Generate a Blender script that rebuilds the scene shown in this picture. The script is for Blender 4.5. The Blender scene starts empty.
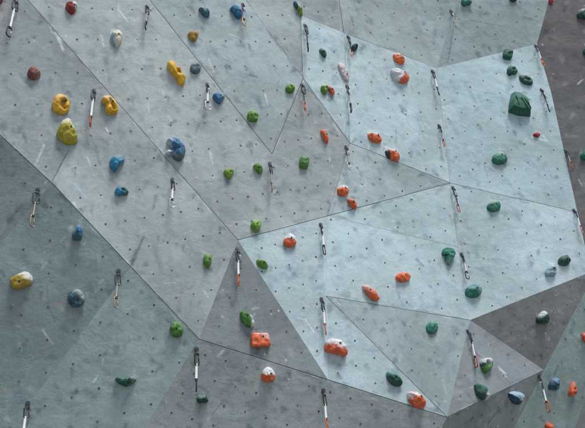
import bpy, bmesh, math, random
import numpy as np
from mathutils import Vector, Matrix, noise
from mathutils.geometry import delaunay_2d_cdt

random.seed(11)
scene = bpy.context.scene
col = scene.collection

# ------------------------------------------------------------------ camera
F = 700.0                        # focal length in photo pixels (photo 585 x 428)
CX, CY = 292.5, 214.0
PITCH, ROLL = math.radians(32.2), math.radians(4.0)
CAM = Vector((0, 0, 1.6))
fwd = Vector((0, math.cos(PITCH), math.sin(PITCH)))
r0, u0 = Vector((1, 0, 0)), Vector((0, -math.sin(PITCH), math.cos(PITCH)))
right = (r0 * math.cos(ROLL) - u0 * math.sin(ROLL)).normalized()
up = (r0 * math.sin(ROLL) + u0 * math.cos(ROLL)).normalized()


def ray(x, y):                   # world direction with unit depth along the view axis
    return fwd + right * ((x - CX) / F) + up * (-(y - CY) / F)


cam_data = bpy.data.cameras.new('camera')
cam = bpy.data.objects.new('camera', cam_data)
col.objects.link(cam)
cam.matrix_world = Matrix((
    (right.x, up.x, -fwd.x, CAM.x), (right.y, up.y, -fwd.y, CAM.y),
    (right.z, up.z, -fwd.z, CAM.z), (0, 0, 0, 1)))
cam_data.sensor_width = 36
cam_data.lens = F * 36 / 585
cam_data.clip_end = 500
scene.camera = cam

# ------------------------------------------------------------------ wall vertices (photo point, relief in metres towards viewer)
V = {
    'p1': (-103.25, -150, .02), 'p2': (-150, -3, .12), 'k1': (20, -9.14, -.02), 'k2': (-45, 93, .06),
    'e1': (103.5, 86.29, -.05), 'v52': (52, 183, .04), 'A': (238, 240, -.12), 'B': (199, 339, .04),
    't31': (31.2, -150, -.08), 't136': (136, -150, -.14), 't270': (270, -150, .02), 't316': (316, -150, .06),
    't350': (350, -150, .08), 't499': (499, -150, .12), 't590': (590, -150, .12),
    'm272': (272, 154, -.13), 'N': (303, 78, -.16), 'O': (300, 15, -.22), 'J': (350, 143, -.14),
    'X': (328, 215.8, -.12), 'Q': (344, 33, -.22), 'S': (437, 68, -.12), 'U': (537, 44, -.12),
    'K': (450, 183, .0), 'r1': (551, 92, -.06), 'r2': (577.5, 212, .05), 'r3': (590.75, 272, .10),
    'Z': (458, 247, .03), 'F': (326, 296, .03), 'G': (470, 320, .14), 'C': (328, 379.57, .17),
    'D': (447, 417, .28), 'H': (544, 370, -.08),
    'g1': (620, 225, .14), 'g2': (719.6, 35, .42), 'b1': (720, 23, .36), 'b2': (720, -150, .40),
    'h1': (645, 235, .10), 'h2': (585, 400, -.10), 'h3': (545, 510, -.28), 'h4': (470.6, 510, -.34),
    'h5': (720, 510, -.10), 'd1': (404, 510, .02), 'l1': (94, 510, -.10),
    'l2': (-50, 510, -.28), 'l3': (-150, 510, -.30), 'l4': (-150, 420, -.20), 'v131': (131, 266.84, .04),
}
# facets: vertices, base tint, lattice ('readings' of bolt-hole rows seen on it), label
def aff(x, y, ux, uy, vx, vy):
    return [(0, 0, x, y), (3, 0, x + 3 * ux, y + 3 * uy), (0, 3, x + 3 * vx, y + 3 * vy)]


LATM = [(0, 0, 224.6, 148), (1, 0, 239.5, 145.5), (-2, 0, 193.8, 152.7), (-1, -1, 205.9, 125), (0, -1, 221, 123),
        (1, -1, 236, 121.6), (-2, -1, 188, 123), (-3, -1, 171, 123), (-4, -1, 152, 124.5), (-4, -2, 147, 97.6),
        (-5, -2, 129, 99), (-4, -3, 143, 70), (-5, -3, 124.6, 70.6), (-3, -3, 160.4, 69.4), (-4, -4, 139.5, 43),
        (-6, -4, 96.3, 37.2), (-7, -4, 75.3, 37.2), (-4, -5, 130, 9.5), (-5, -5, 111, 9), (-6, -5, 91.7, 8.5),
        (-8, -5, 49.6, 7.2), (-1, 1, 213, 176.4), (1, 1, 243, 170.7), (0, 2, 232.3, 198.2), (1, 2, 247.2, 195.6),
        (2, 2, 263, 195), (0, 3, 235.4, 224), (2, 3, 267.8, 220), (5, 0, 298, 138), (6, 0, 312.6, 137)]
LATM2 = [(0, 0, 230.5, 67.6), (1, 0, 245, 66.8), (2, 0, 259.3, 66.3), (4, 0, 287, 64.7), (1, -1, 242, 43),
         (2, -1, 256, 42), (3, -1, 270, 42), (0, 1, 234.4, 92), (2, 1, 263, 90), (4, 1, 291, 88),
         (-2, -2, 190, 14), (-3, -2, 174, 14), (0, -2, 221, 15), (2, -2, 252, 18)]
LATR6 = [(0, 0, 351.6, 256.7), (-1, 0, 335.7, 265), (1, 0, 367.6, 248), (2, 0, 383, 240.5), (0, 1, 352.4, 279.8),
         (1, 1, 369, 271.3), (2, 1, 385, 263), (3, 1, 401, 255), (4, 1, 415.9, 247), (2, 2, 387, 285.7),
         (4, 2, 418.4, 269.5), (5, 2, 433, 261), (3, 3, 404.8, 300.9), (4, 3, 421.5, 292), (5, 3, 436, 283.6),
         (6, 3, 451.7, 276), (7, 3, 470, 268), (8, 3, 486, 260), (10, 3, 513.3, 240), (11, 3, 527.5, 232.5),
         (12, 3, 541, 224.8), (13, 3, 554, 217.4), (6, 4, 455, 298.5), (8, 4, 489.7, 282.9), (9, 4, 504.4, 274),
         (10, 4, 518.5, 266), (12, 4, 545.5, 246), (13, 4, 558.8, 238), (14, 4, 572.4, 230.5), (8, 5, 493.6, 305.5),
         (9, 5, 508.7, 297), (10, 5, 523, 288.8), (11, 5, 537, 280), (14, 5, 577.6, 251.5)]
LATLL = aff(75.8, 265, 26.8, -8.6, -1, 33)

PALE = (.462, .580, .606)
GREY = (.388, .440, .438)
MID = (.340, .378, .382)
GREEN = (.255, .325, .318)
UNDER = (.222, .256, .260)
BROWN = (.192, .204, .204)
FACETS = [
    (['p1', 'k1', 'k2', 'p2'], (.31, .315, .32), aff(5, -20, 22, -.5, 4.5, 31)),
    (['k1', 'e1', 'v52', 'k2'], (.316, .364, .370), aff(29, 42.4, 22.2, -.5, 4.2, 31)),  # tint lowered to paint in the light falling off to the left
    (['e1', 'A', 'B', 'v131', 'v52'], (.366, .417, .420), [(0, 0, 169, 244), (2, 0, 202.8, 236), (3, 0, 219, 231.5), (-1, 0, 150.7, 248),
        (0, 1, 172, 271.6), (1, 1, 190, 266.4), (0, 2, 176, 297.8), (1, 2, 193.8, 293.4), (2, 2, 210, 288.8),
        (2, -1, 199, 209.7), (1, -1, 182, 213), (-1, -2, 138.7, 187.4), (-3, -2, 100, 193.8), (-4, -2, 79, 197.4),
        (-1, -3, 135, 159.7), (-1, -4, 130.5, 132), (-2, -4, 111, 133.5), (-3, -4, 91, 136)]),
    (['p1', 't31', 'm272', 'N', 'J', 'X', 'A', 'e1', 'k1'], GREY, LATM),
    (['t31', 't136', 'N', 'm272'], (.380, .460, .470), LATM2),
    (['t136', 't270', 'O', 'N'], (.372, .440, .450), aff(282, 15, 14, -.5, 3, 24)),
    (['t270', 't316', 'Q', 'O'], (.305, .350, .350), aff(318, 12, 14, 5.5, 3, 15)),
    (['t316', 't350', 'S', 'Q'], (.330, .398, .400), aff(382.5, 23, 17, 7.6, 5, 17)),
    (['t350', 't499', 'S'], (.352, .432, .438), aff(425, 12, 15, 6.5, 2, 18)),
    (['t499', 't590', 'U', 'S'], (.352, .436, .442), aff(480, 7, 18.5, 7.4, -3, 20)),
    (['O', 'Q', 'J', 'N'], PALE, aff(323, 70.8, 13.5, 2, 2, 21)),
    (['Q', 'S', 'K', 'J'], PALE, aff(373, 101, 15.4, -2.8, 1.7, 19.2)),
    (['S', 'U', 'r1', 'r2', 'K'], (.430, .556, .582), aff(502.3, 175.6, 12.9, -6.4, 3.8, 19)),
    (['J', 'K', 'X'], (.395, .486, .494), aff(380, 179.4, 18, -5, 4.5, 16.5)),
    (['X', 'K', 'Z'], (.415, .535, .555), aff(413, 221.5, 15.5, -6.5, 1.5, 22)),
    (['X', 'Z', 'G', 'F'], PALE, LATR6),
    (['Z', 'K', 'r2', 'r3', 'G'], PALE, LATR6),
    (['A', 'X', 'F', 'C'], PALE, aff(316.5, 280.6, 13.6, -3.6, .2, 23.5)),
    (['F', 'D', 'C'], PALE, aff(356, 365.5, 18.3, -7.6, 1, 25)),
    (['F', 'G', 'D'], (.292, .366, .372), aff(387.6, 345, 23.5, 3.6, .8, 22)),
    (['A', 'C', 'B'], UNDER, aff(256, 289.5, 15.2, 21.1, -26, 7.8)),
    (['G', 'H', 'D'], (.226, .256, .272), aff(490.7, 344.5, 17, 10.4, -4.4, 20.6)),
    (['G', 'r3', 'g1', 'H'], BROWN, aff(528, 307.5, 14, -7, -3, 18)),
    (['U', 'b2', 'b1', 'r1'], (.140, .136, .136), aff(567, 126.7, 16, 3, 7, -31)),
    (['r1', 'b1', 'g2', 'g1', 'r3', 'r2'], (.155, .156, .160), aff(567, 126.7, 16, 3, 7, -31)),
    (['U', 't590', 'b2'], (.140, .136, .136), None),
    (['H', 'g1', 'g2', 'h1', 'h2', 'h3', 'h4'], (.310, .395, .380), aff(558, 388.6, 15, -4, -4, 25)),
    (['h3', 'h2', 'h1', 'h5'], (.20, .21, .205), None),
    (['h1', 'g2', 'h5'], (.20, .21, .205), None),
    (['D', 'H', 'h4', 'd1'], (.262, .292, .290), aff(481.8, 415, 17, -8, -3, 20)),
    (['B', 'C', 'D', 'd1', 'l1'], (.338, .384, .382), aff(226, 361, 20.8, 6.2, 9.6, 25.5)),
    (['v131', 'B', 'l1', 'l2'], (.305, .385, .384), LATLL),
    (['v52', 'v131', 'l2', 'l3', 'l4'], (.248, .318, .320), LATLL),  # darker tint stands in for fold shade and light falloff at the corner
    (['p2', 'k2', 'v52', 'l4'], (.232, .292, .296), LATLL),  # tint lowered too, light falloff put into the colour
]
# seam half widths (m) by edge; everything else gets the default
SEAM = {}
def seam(w, *names):
    for a, b in zip(names, names[1:]):
        SEAM[frozenset((a, b))] = w
seam(.0019, 'p1', 'k1', 'e1', 'A')
seam(0.00236, 't31', 'm272')
seam(.0021, 'p2', 'k2', 'v52', 'v131', 'B')
seam(.0024, 'N', 'J', 'K')
seam(0.00186, 'K', 'r2')
seam(0.00223, 'A', 'X'); seam(0.00223, 'X', 'K')
seam(.0021, 'F', 'D'); seam(0.00186, 'F', 'G')
seam(.0022, 'B', 'C', 'D')
seam(0.00248, 't316', 'Q'); seam(0.00155, 'Q', 'S'); seam(0.00186, 'O', 'N')
seam(0.00186, 'D', 'H'); seam(0.00186, 'm272', 'N'); seam(0.00124, 't136', 'N')
seam(.0009, 'S', 'K', 'Z', 'X'); seam(.0007, 'Q', 'J'); seam(.0008, 'J', 'X')
DEFSEAM = 0.0

# solve inverse depths so that every facet is flat (1/depth is linear in the photo for a plane)
names = list(V)
idx = {n: i for i, n in enumerate(names)}
nv, nf = len(names), len(FACETS)
w0 = 1 / 6.0
def wref(x, y):
    return w0 * (1 - .00058 * (x - CX) + .0006 * (y - CY))
RELIEF = 2.1
rows, rhs = [], []
for n in names:
    x, y, o = V[n]
    r = np.zeros(nv + 3 * nf); r[idx[n]] = 1
    rows.append(r); rhs.append(wref(x, y) * (1 + RELIEF * o / 6.0))
for fi, (vs, _, _) in enumerate(FACETS):
    for n in vs:
        x, y, o = V[n]
        r = np.zeros(nv + 3 * nf)
        r[idx[n]] = 60; b = nv + 3 * fi
        r[b] = -60 * (x - CX) / 300; r[b + 1] = -60 * (y - CY) / 300; r[b + 2] = -60
        rows.append(r); rhs.append(0)
sol = np.linalg.lstsq(np.array(rows), np.array(rhs), rcond=None)[0]
PV = {n: CAM + ray(V[n][0], V[n][1]) * (1 / sol[idx[n]]) for n in names}


def project(p):
    d = p - CAM; z = d.dot(fwd)
    return CX + F * d.dot(right) / z, CY - F * d.dot(up) / z


class Facet:
    pass


facets = []
for fi, (vs, tint, lat) in enumerate(FACETS):
    f = Facet()
    f.vs, f.tint, f.lat = vs, tint, lat
    f.px = [V[n][:2] for n in vs]
    a, b, c = sol[nv + 3 * fi: nv + 3 * fi + 3]
    f.abc = (a, b, c)
    def dep(x, y, abc=(a, b, c)):
        return 1 / (abc[0] * (x - CX) / 300 + abc[1] * (y - CY) / 300 + abc[2])
    f.at = lambda x, y, d=dep: CAM + ray(x, y) * d(x, y)
    cx = sum(p[0] for p in f.px) / len(vs); cy = sum(p[1] for p in f.px) / len(vs)
    f.o = f.at(cx, cy)
    ex = f.at(cx + 10, cy) - f.o; ey = f.at(cx, cy - 10) - f.o
    n = ex.cross(ey).normalized()
    if n.dot(f.o - CAM) > 0: n = -n
    f.n = n
    f.x = (ex - n * ex.dot(n)).normalized()
    f.y = n.cross(f.x).normalized()
    f.mat = Matrix.Translation(f.o) @ Matrix((f.x, f.y, f.n)).transposed().to_4x4()
    f.inv = f.mat.inverted()
    facets.append(f)


def inside(poly, x, y):
    c = False
    for (x1, y1), (x2, y2) in zip(poly, poly[1:] + poly[:1]):
        if (y1 > y) != (y2 > y) and x < (x2 - x1) * (y - y1) / (y2 - y1) + x1:
            c = not c
    return c


def facet_at(x, y):
    for f in facets:
        if inside(f.px, x, y): return f
    return min(facets, key=lambda f: min((px - x) ** 2 + (py - y) ** 2 for px, py in f.px))


def edge_dist(poly, x, y):
    best = 1e9
    for (x1, y1), (x2, y2) in zip(poly, poly[1:] + poly[:1]):
        dx, dy = x2 - x1, y2 - y1
        t = max(0, min(1, ((x - x1) * dx + (y - y1) * dy) / (dx * dx + dy * dy)))
        best = min(best, math.hypot(x - x1 - t * dx, y - y1 - t * dy))
    return best


# ------------------------------------------------------------------ node helpers
def new_mat(name):
    m = bpy.data.materials.new(name); m.use_nodes = True
    nt = m.node_tree
    bsdf = nt.nodes['Principled BSDF']
    return m, nt, bsdf


class NB:                         # tiny node builder
    def __init__(self, nt): self.nt = nt
    def n(self, typ, **kw):
        nd = self.nt.nodes.new(typ)
        for k, v in kw.items(): setattr(nd, k, v)
        return nd
    def l(self, a, b): self.nt.links.new(a, b)
    def _in(self, sock, v):
        if v is None: return
        if hasattr(v, 'is_output'): self.l(v, sock)
        else: sock.default_value = v
    def math(self, op, a, b=None, c=None, clamp=False):
        nd = self.n('ShaderNodeMath', operation=op, use_clamp=clamp)
        self._in(nd.inputs[0], a); self._in(nd.inputs[1], b); self._in(nd.inputs[2], c)
        return nd.outputs[0]
    def vmath(self, op, a, b=None, scale=None):
        nd = self.n('ShaderNodeVectorMath', operation=op)
        self._in(nd.inputs[0], a)
        if b is not None: self._in(nd.inputs[1], b)
        if scale is not None: self._in(nd.inputs['Scale'], scale)
        return nd.outputs['Value'] if op in ('DOT_PRODUCT', 'LENGTH', 'DISTANCE') else nd.outputs['Vector']
    def noise(self, vec, scale, detail=4, rough=.55, dist=0):
        nd = self.n('ShaderNodeTexNoise')
        self._in(nd.inputs['Vector'], vec)
        self._in(nd.inputs['Scale'], scale); nd.inputs['Detail'].default_value = detail
        nd.inputs['Roughness'].default_value = rough; nd.inputs['Distortion'].default_value = dist
        return nd.outputs['Fac']
    def ramp(self, v, a, b, lo=0., hi=1., smooth=True):
        nd = self.n('ShaderNodeMapRange', interpolation_type='SMOOTHSTEP' if smooth else 'LINEAR')
        self._in(nd.inputs['Value'], v); self._in(nd.inputs['From Min'], a); self._in(nd.inputs['From Max'], b)
        self._in(nd.inputs['To Min'], lo); self._in(nd.inputs['To Max'], hi)
        return nd.outputs['Result']
    def mix(self, fac, a, b, mode='MIX'):
        nd = self.n('ShaderNodeMix', data_type='RGBA', blend_type=mode)
        self._in(nd.inputs['Factor'], fac)
        for s, v in ((nd.inputs[6], a), (nd.inputs[7], b)):
            if isinstance(v, tuple) and len(v) == 3: v = v + (1,)
            self._in(s, v)
        return nd.outputs[2]


def group_socket(g, name, io, typ, default=None):
    s = g.interface.new_socket(name=name, in_out=io, socket_type=typ)
    if default is not None: s.default_value = default
    return s


# panel paint: sanded resin coat with trowel blotches, smears, speckle
gp = bpy.data.node_groups.new('panel_paint', 'ShaderNodeTree')
group_socket(gp, 'P', 'INPUT', 'NodeSocketVector')
group_socket(gp, 'Tint', 'INPUT', 'NodeSocketColor')
for nm in ('Color', ): group_socket(gp, nm, 'OUTPUT', 'NodeSocketColor')
for nm in ('Height', 'Rough', 'Break'): group_socket(gp, nm, 'OUTPUT', 'NodeSocketFloat')
b = NB(gp)
gi, go = b.n('NodeGroupInput'), b.n('NodeGroupOutput')
P = gi.outputs['P']
mp = b.n('ShaderNodeMapping'); b.l(P, mp.inputs['Vector'])
mp.inputs['Rotation'].default_value = (0, 0, .5); mp.inputs['Scale'].default_value = (1, 3.2, 1)
mp2 = b.n('ShaderNodeMapping'); b.l(P, mp2.inputs['Vector'])
mp2.inputs['Rotation'].default_value = (0, 0, -.75); mp2.inputs['Scale'].default_value = (5.5, 1, 1)
cloud = b.noise(P, .85, 5, .55, .2)
blot = b.noise(P, 4.8, 4, .55, .25)
blot2 = b.noise(b.vmath('ADD', P, (7.3, 2.1, 0)), 6.3, 4, .55, .5)
patch = b.noise(b.vmath('ADD', P, (3.3, 9.1, 0)), 2.6, 3, .5, .3)
streak = b.noise(mp2.outputs[0], 2.6, 4, .55, .2)
smear = b.noise(mp.outputs[0], 2.1, 4, .55, .35)
fine = b.noise(P, 62, 3, .7)
grain = b.noise(P, 210, 2, .6)
brk = b.noise(P, 24, 4, .65)
c = gi.outputs['Tint']
c = b.mix(1.0, c, b.ramp(cloud, .3, .7, .80, 1.16), 'MULTIPLY')
c = b.mix(b.ramp(blot, .53, .74, 0, .5), c, b.mix(1.0, c, (.64, .71, .77), 'MULTIPLY'))        # slate trowel blotches
c = b.mix(b.math('MULTIPLY', b.ramp(blot2, .56, .72, 0, .6), b.ramp(patch, .42, .6)), c, b.mix(1.0, c, (.55, .64, .72), 'MULTIPLY'))
c = b.mix(b.ramp(smear, .56, .74, 0, .35), c, b.mix(1.0, c, (1.22, 1.20, 1.17), 'MULTIPLY'))   # paler rubbed sweeps
c = b.mix(b.ramp(streak, .55, .72, 0, .32), c, b.mix(1.0, c, (.74, .77, .80), 'MULTIPLY'))
c = b.mix(1.0, c, b.ramp(fine, .25, .75, .90, 1.09, False), 'MULTIPLY')
c = b.mix(1.0, c, b.ramp(grain, .25, .75, .93, 1.07, False), 'MULTIPLY')
# hairline scratches
vo = b.n('ShaderNodeTexVoronoi', feature='DISTANCE_TO_EDGE')
wob = b.n('ShaderNodeTexNoise'); b.l(P, wob.inputs['Vector']); wob.inputs['Scale'].default_value = 2.2
b.l(b.vmath('ADD', mp2.outputs[0], b.vmath('SCALE', wob.outputs['Color'], scale=.9)), vo.inputs['Vector'])
vo.inputs['Scale'].default_value = 1.5
scr = b.math('MULTIPLY', b.ramp(vo.outputs['Distance'], .012, .003), b.ramp(b.noise(P, 2.9, 2), .56, .64))
c = b.mix(b.math('MULTIPLY', scr, .42), c, b.mix(1.0, c, (.55, .58, .6), 'MULTIPLY'))
# chalk dust specks and dabs
dab = b.noise(b.vmath('ADD', P, (1.7, 4.4, 0)), 15, 3, .5, .4)
dabm = b.math('MULTIPLY', b.ramp(dab, .70, .78), b.ramp(b.noise(P, 1.9, 2), .44, .6))
c = b.mix(b.math('MULTIPLY', dabm, .55), c, (.66, .72, .74))
b.l(c, go.inputs['Color'])
hgt = b.math('ADD', b.math('MULTIPLY', blot, .8), b.math('MULTIPLY', streak, .12))
hgt = b.math('ADD', hgt, b.math('ADD', b.math('MULTIPLY', fine, .055), b.math('MULTIPLY', grain, .04)))
b.l(hgt, go.inputs['Height'])
b.l(b.ramp(smear, .3, .7, .9, .7), go.inputs['Rough'])
b.l(brk, go.inputs['Break'])

HOLD_SPOTS = [(72.2, 7.8, 6.2), (-1, -0.2, 5), (117, 38.8, 8.8), (35, 73, 7), (62, 104.2, 9.8), (110.5, 105, 9.5), (68.8, 130.5, 13), (177, 72.8, 12.2), (193.8, 36.2, 5.2), (204.8, 12, 5.8), (237, 12, 6.5), (196, 67.9, 5.9), (219.5, 98, 6), (253.4, 116, 5.9), (229.4, 173.3, 5.5), (258.5, 168.2, 5.2), (176.2, 149, 11.5), (118.2, 164, 8), (122.5, 190.8, 7), (77.8, 232.2, 7.8), (77, 297.8, 9.2), (22.5, 279.5, 11.5), (177, 329, 8.5), (126.5, 379.5, 11), (203, 398.5, 6), (208.2, 260.5, 7.5), (256.5, 225.7, 6.7), (262.8, 263.1, 5.8), (290.5, 240, 7), (248.2, 318, 8.5), (260.6, 339.6, 9.8), (268.8, 374, 8), (336.8, 346.2, 11.2), (394.6, 377.8, 7.8), (417, 398.2, 9), (325, 136.2, 7.2), (304.7, 162, 6.5), (290.6, 88.2, 4.8), (295.9, 5.2, 3.8), (300, 10.8, 5.8), (323.2, 53, 4.5), (354.9, 47.1, 3.6), (343.8, 72.2, 9.6), (324.9, 89, 5.5), (331.3, 90.8, 4.8), (399.4, 58.5, 5.7), (400.2, 75.5, 8.8), (375.2, 137.2, 6.8), (393, 154.4, 7), (343.5, 190.2, 6), (352.5, 203.5, 5.5), (403.2, 276.9, 7.6), (371, 292.4, 8.5), (432.2, 326.5, 6.5), (448.6, 255.7, 9.2), (473.2, 290.4, 8.2), (550.8, 269.1, 6.7), (563.9, 260.2, 6.1), (542.8, 317, 6.5), (493.8, 205.5, 7), (499.6, 157.9, 7.8), (536.4, 134.7, 3.6), (520, 104.5, 12), (507.6, 54.3, 5.3), (512.2, 70.5, 5.2), (526.1, 79.8, 6.9), (466.5, 1.6, 5), (513.5, -1.5, 4), (551, 0.6, 3), (583.2, 14, 6.8), (586.2, 51.2, 3.8), (586, 153.2, 6.2), (486.6, 364.6, 7.7), (482.6, 391, 8.7), (516.5, 397.9, 6.9), (553.8, 383.9, 6.4), (572.4, 389.1, 7.2), (549, 426.5, 4.5), (586.2, 337.8, 5.2)]      # where hands and shoes go: x, y, reach
# ------------------------------------------------------------------ individual marks seen on the panels (photo points)
CH, DK, BL, TN = (.72, .78, .80), (.13, .145, .155), (.45, .62, .72), (.42, .30, .19)
MARKS = [
    (CH, 368, 131, 376, 130, 3.2, .5), (CH, 386, 147, 382, 145, 3, .5), (CH, 394, 148, 399, 150, 2.5, .5), (CH, 338, 184, 341, 182, 3, .4), (CH, 389, 76, 396, 83, 3, .35), (CH, 112, 33, 111, 40, 4, .35), (CH, 72, 229, 70, 232, 5, .3), (CH, 190, 60, 194, 60, 3, .35), (CH, 183, 160, 190, 162, 3, .3),
    (CH, 57, 33, 63, 50, 5, .75), (CH, 49, 25, 52, 33, 3, .3), (CH, 66, 36, 66, 36.5, 2.5, .6), (CH, 118, 10, 119, 3, 1.6, .5), (CH, 119, 10, 128, 22, 2.2, .7),
    (CH, 101, 36, 104, 47, 4, .45), (CH, 113, 30, 112, 40, 4.5, .5), (CH, 98, 72, 98, 72.5, 2, .6), (CH, 106, 74, 106, 74.5, 2, .5), (CH, 148, 104, 149, 112, 3, .5),
    (CH, 44, 145, 35, 166, 2.6, .65), (CH, 87, 157, 91, 166, 2.2, .6), (CH, 106, 128, 108, 132, 2.6, .7), (BL, 75, 184, 86, 198, 3.6, .7), (CH, 74, 203, 76, 207, 4, .75),
    (DK, 53, 181, 69, 150, 2.6, .75), (DK, 60, 168, 66, 156, 4, .3), (DK, 132, 264, 144, 236, 4.2, .65), (DK, 130, 266, 136, 250, 5.5, .45), (DK, 50, 178, 58, 190, 4, .5),
    (DK, 95, 145, 100, 165, 5, .28), (DK, 60, 75, 70, 130, 7, .16), (DK, 105, 55, 110, 85, 6, .15),
    (CH, 209, 60, 214, 72, 3, .45), (CH, 265, 94, 268, 105, 2, .75), (CH, 210, 152, 213, 164, 3.6, .55), (CH, 168, 116, 172, 121, 3, .5), (CH, 158, 36, 160, 42, 3, .4),
    (CH, 163, 92, 166, 100, 3, .35), (DK, 199, 124, 196, 132, 3, .4), (DK, 156, 196, 153, 210, 4.5, .4), (DK, 249, 44, 250, 50, 3, .5), (DK, 153, 245, 162, 272, 8, .2),
    (CH, 204, 291, 208, 297, 2, .6), (CH, 223, 290, 223, 290.5, 1.6, .8), (CH, 278.5, 310.5, 278.5, 311, 1.9, .85), (CH, 271, 314, 271, 314.5, 1.5, .8), (CH, 265, 354, 265, 354.5, 2.2, .9), (CH, 286, 360, 286, 360.5, 2.2, .8),
    (DK, 250, 330, 272, 327, 1.6, .35), (CH, 306, 320, 314, 332, 2.6, .6), (CH, 298, 318, 307, 320, 2, .5), (CH, 323, 240, 325.6, 296, 1.3, .55), (CH, 326, 300, 328, 336, 1.4, .4),
    (CH, 360, 185, 366, 192, 2.2, .5), (CH, 366, 180, 366, 190, 1.4, .5), (CH, 334, 125, 340, 134, 3.5, .55), (CH, 345, 120, 344, 133, 2.2, .4), (CH, 425, 124, 429, 128, 2.2, .7),
    (CH, 346.5, 60, 347, 84, 1.5, .5), (CH, 347, 112, 347.5, 138, 1.6, .4), (DK, 396, 130, 397, 148, 1.6, .35), (CH, 388, 148, 384, 146, 4, .6),
    (CH, 428, 208, 428, 208.5, 2, .6), (DK, 420, 126, 424, 138, 4, .2), (CH, 395, 227, 400, 232, 2.2, .4),
    (DK, 448, 62, 456, 12, 2.4, .42), (DK, 439, 66, 447, 62, 2, .3), (CH, 437, 56, 437, 57, 4, .25), (TN, 434, 53, 434, 54, 2.6, .4), (CH, 414, 51, 415, 53, 2, .5),  # first dark streak paints the long shadow of the small quickdraw
    (DK, 470, 20, 505, 27, 1.5, .35), (DK, 484, 164, 488, 178, 1.8, .4), (DK, 455, 122, 472, 132, 2, .3), (CH, 533, 137, 548, 141, 3, .65), (CH, 528, 137, 523, 142, 2.2, .3), (CH, 543, 135, 546, 141, 2.6, .6),
    (CH, 570, 118, 584, 106, 1.6, .0), (CH, 578, 84, 584, 78, 2.2, .6), (CH, 579, 180, 582, 186, 2, .5), (CH, 553, 74, 553.5, 74.5, 1.8, .6),
    (CH, 500, 369, 506, 374, 3.4, .65), (CH, 499, 367, 502, 370, 2.4, .5), (DK, 488, 423, 500, 408, 1.9, .75), (CH, 520, 410, 526, 398, 1.8, .45), (CH, 515, 420, 515, 420.5, 2, .6),
    (TN, 525, 336, 526, 340, 2.4, .6), (TN, 546, 333, 546, 340, 2.2, .6), (TN, 551, 424, 556, 408, 2, .35), (CH, 549, 340, 549, 336, 2, .4),
    (CH, 42, 268, 47, 262, 3, .35), (CH, 43, 330, 48, 338, 2.4, .5), (CH, 48, 338, 53, 344, 3, .35), (CH, 93, 382, 99, 375, 2.4, .6), (CH, 100, 283, 104, 279, 4, .3), (TN, 58, 306, 64, 301, 5, .4),
    (TN, 1, 392, 5, 390, 3, .5), (DK, 47, 285, 48, 306, 1.3, .4), (DK, 48, 306, 57, 326, 1.4, .45), (DK, 24, 344, 27, 340, 7, .35), (DK, 105, 354, 107, 350, 5, .35), (DK, 76, 392, 78, 388, 5, .3),
    (DK, 90, 290, 90, 283, 9, .25), (CH, 70, 228, 72, 226, 5, .35), (CH, 45, 183, 48, 180, 2, .6), (CH, 6, 418, 9, 420, 5, .3), (DK, 8, 222, 22, 205, 4, .25), (CH, 62, 240, 66, 236, 3, .25),
    (DK, 225, 354, 230, 351, 6, .4), (CH, 218, 356, 224, 350, 4, .5), (DK, 212, 415, 225, 398, 1.6, .4), (DK, 200, 387, 208, 392, 6, .35), (DK, 248, 405, 254, 408, 6, .35), (CH, 208, 420, 210, 416, 3, .45),
    (DK, 160, 365, 152, 360, 6, .28), (DK, 278, 385, 282, 390, 5, .3), (CH, 166, 402, 166, 402.5, 2, .6), (CH, 366, 400, 380, 396, 1.6, .35), (CH, 372, 398, 378, 400, 2, .3),
    (DK, 330, 385, 331, 384, 7, .22), (DK, 300, 372, 318, 380, 4, .22), (CH, 312, 330, 318, 338, 1.5, .4), (CH, 358, 60, 352, 66, 5, .3),
]
rm = random.Random(5)
def strokes(n, colours, angs, lmax, w0, w1, s0, s1):
    for _ in range(n):
        x, y = rm.uniform(-20, 605), rm.uniform(-20, 448)
        a = rm.choice(angs) + rm.gauss(0, .35); L = abs(rm.gauss(0, lmax)) + .5
        MARKS.append((rm.choice(colours), x, y, x + L * math.cos(a), y + L * math.sin(a), rm.uniform(w0, w1), rm.uniform(s0, s1)))
for hx_, hy_, hr_ in HOLD_SPOTS:
    for _ in range(5):            # shoe rubber and painted contact shade below and beside, chalk above
        a = rm.uniform(.3, 2.8); q = hr_ * rm.uniform(.8, 2.1)
        MARKS.append((DK, hx_ + q * math.cos(a), hy_ + q * math.sin(a), hx_ + q * math.cos(a) + rm.gauss(0, 2), hy_ + q * math.sin(a) + rm.uniform(0, 5), rm.uniform(2.5, 7), rm.uniform(.08, .3)))
    for _ in range(3):
        a = -rm.uniform(0, 3.14); q = hr_ * rm.uniform(.7, 1.25)
        MARKS.append((CH, hx_ + q * math.cos(a), hy_ + q * math.sin(a), hx_ + q * math.cos(a) + rm.gauss(0, 3), hy_ + q * math.sin(a) + rm.gauss(0, 2), rm.uniform(2, 5), rm.uniform(.06, .3)))
strokes(110, [CH, DK], [-.8, 1.1, .2, 2.2], 4, 1.2, 3.4, .08, .36)
strokes(750, [DK], [1.2, 1.7, .5, 2.6], 6, 4, 11, .05, .28)        # soft rubber smudges
strokes(330, [DK], [1.3, 1.8, .9, 2.3], 3.5, 3.5, 8, .22, .55)     # firmer thumb-sized ones
strokes(300, [CH], [0, .8, 1.6, 2.4], 6, 3, 9, .04, .16)           # pale rubbed places
strokes(300, [CH, DK, DK], [0, 1.5], .7, .9, 1.7, .2, .65)        # chips and specks


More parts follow.
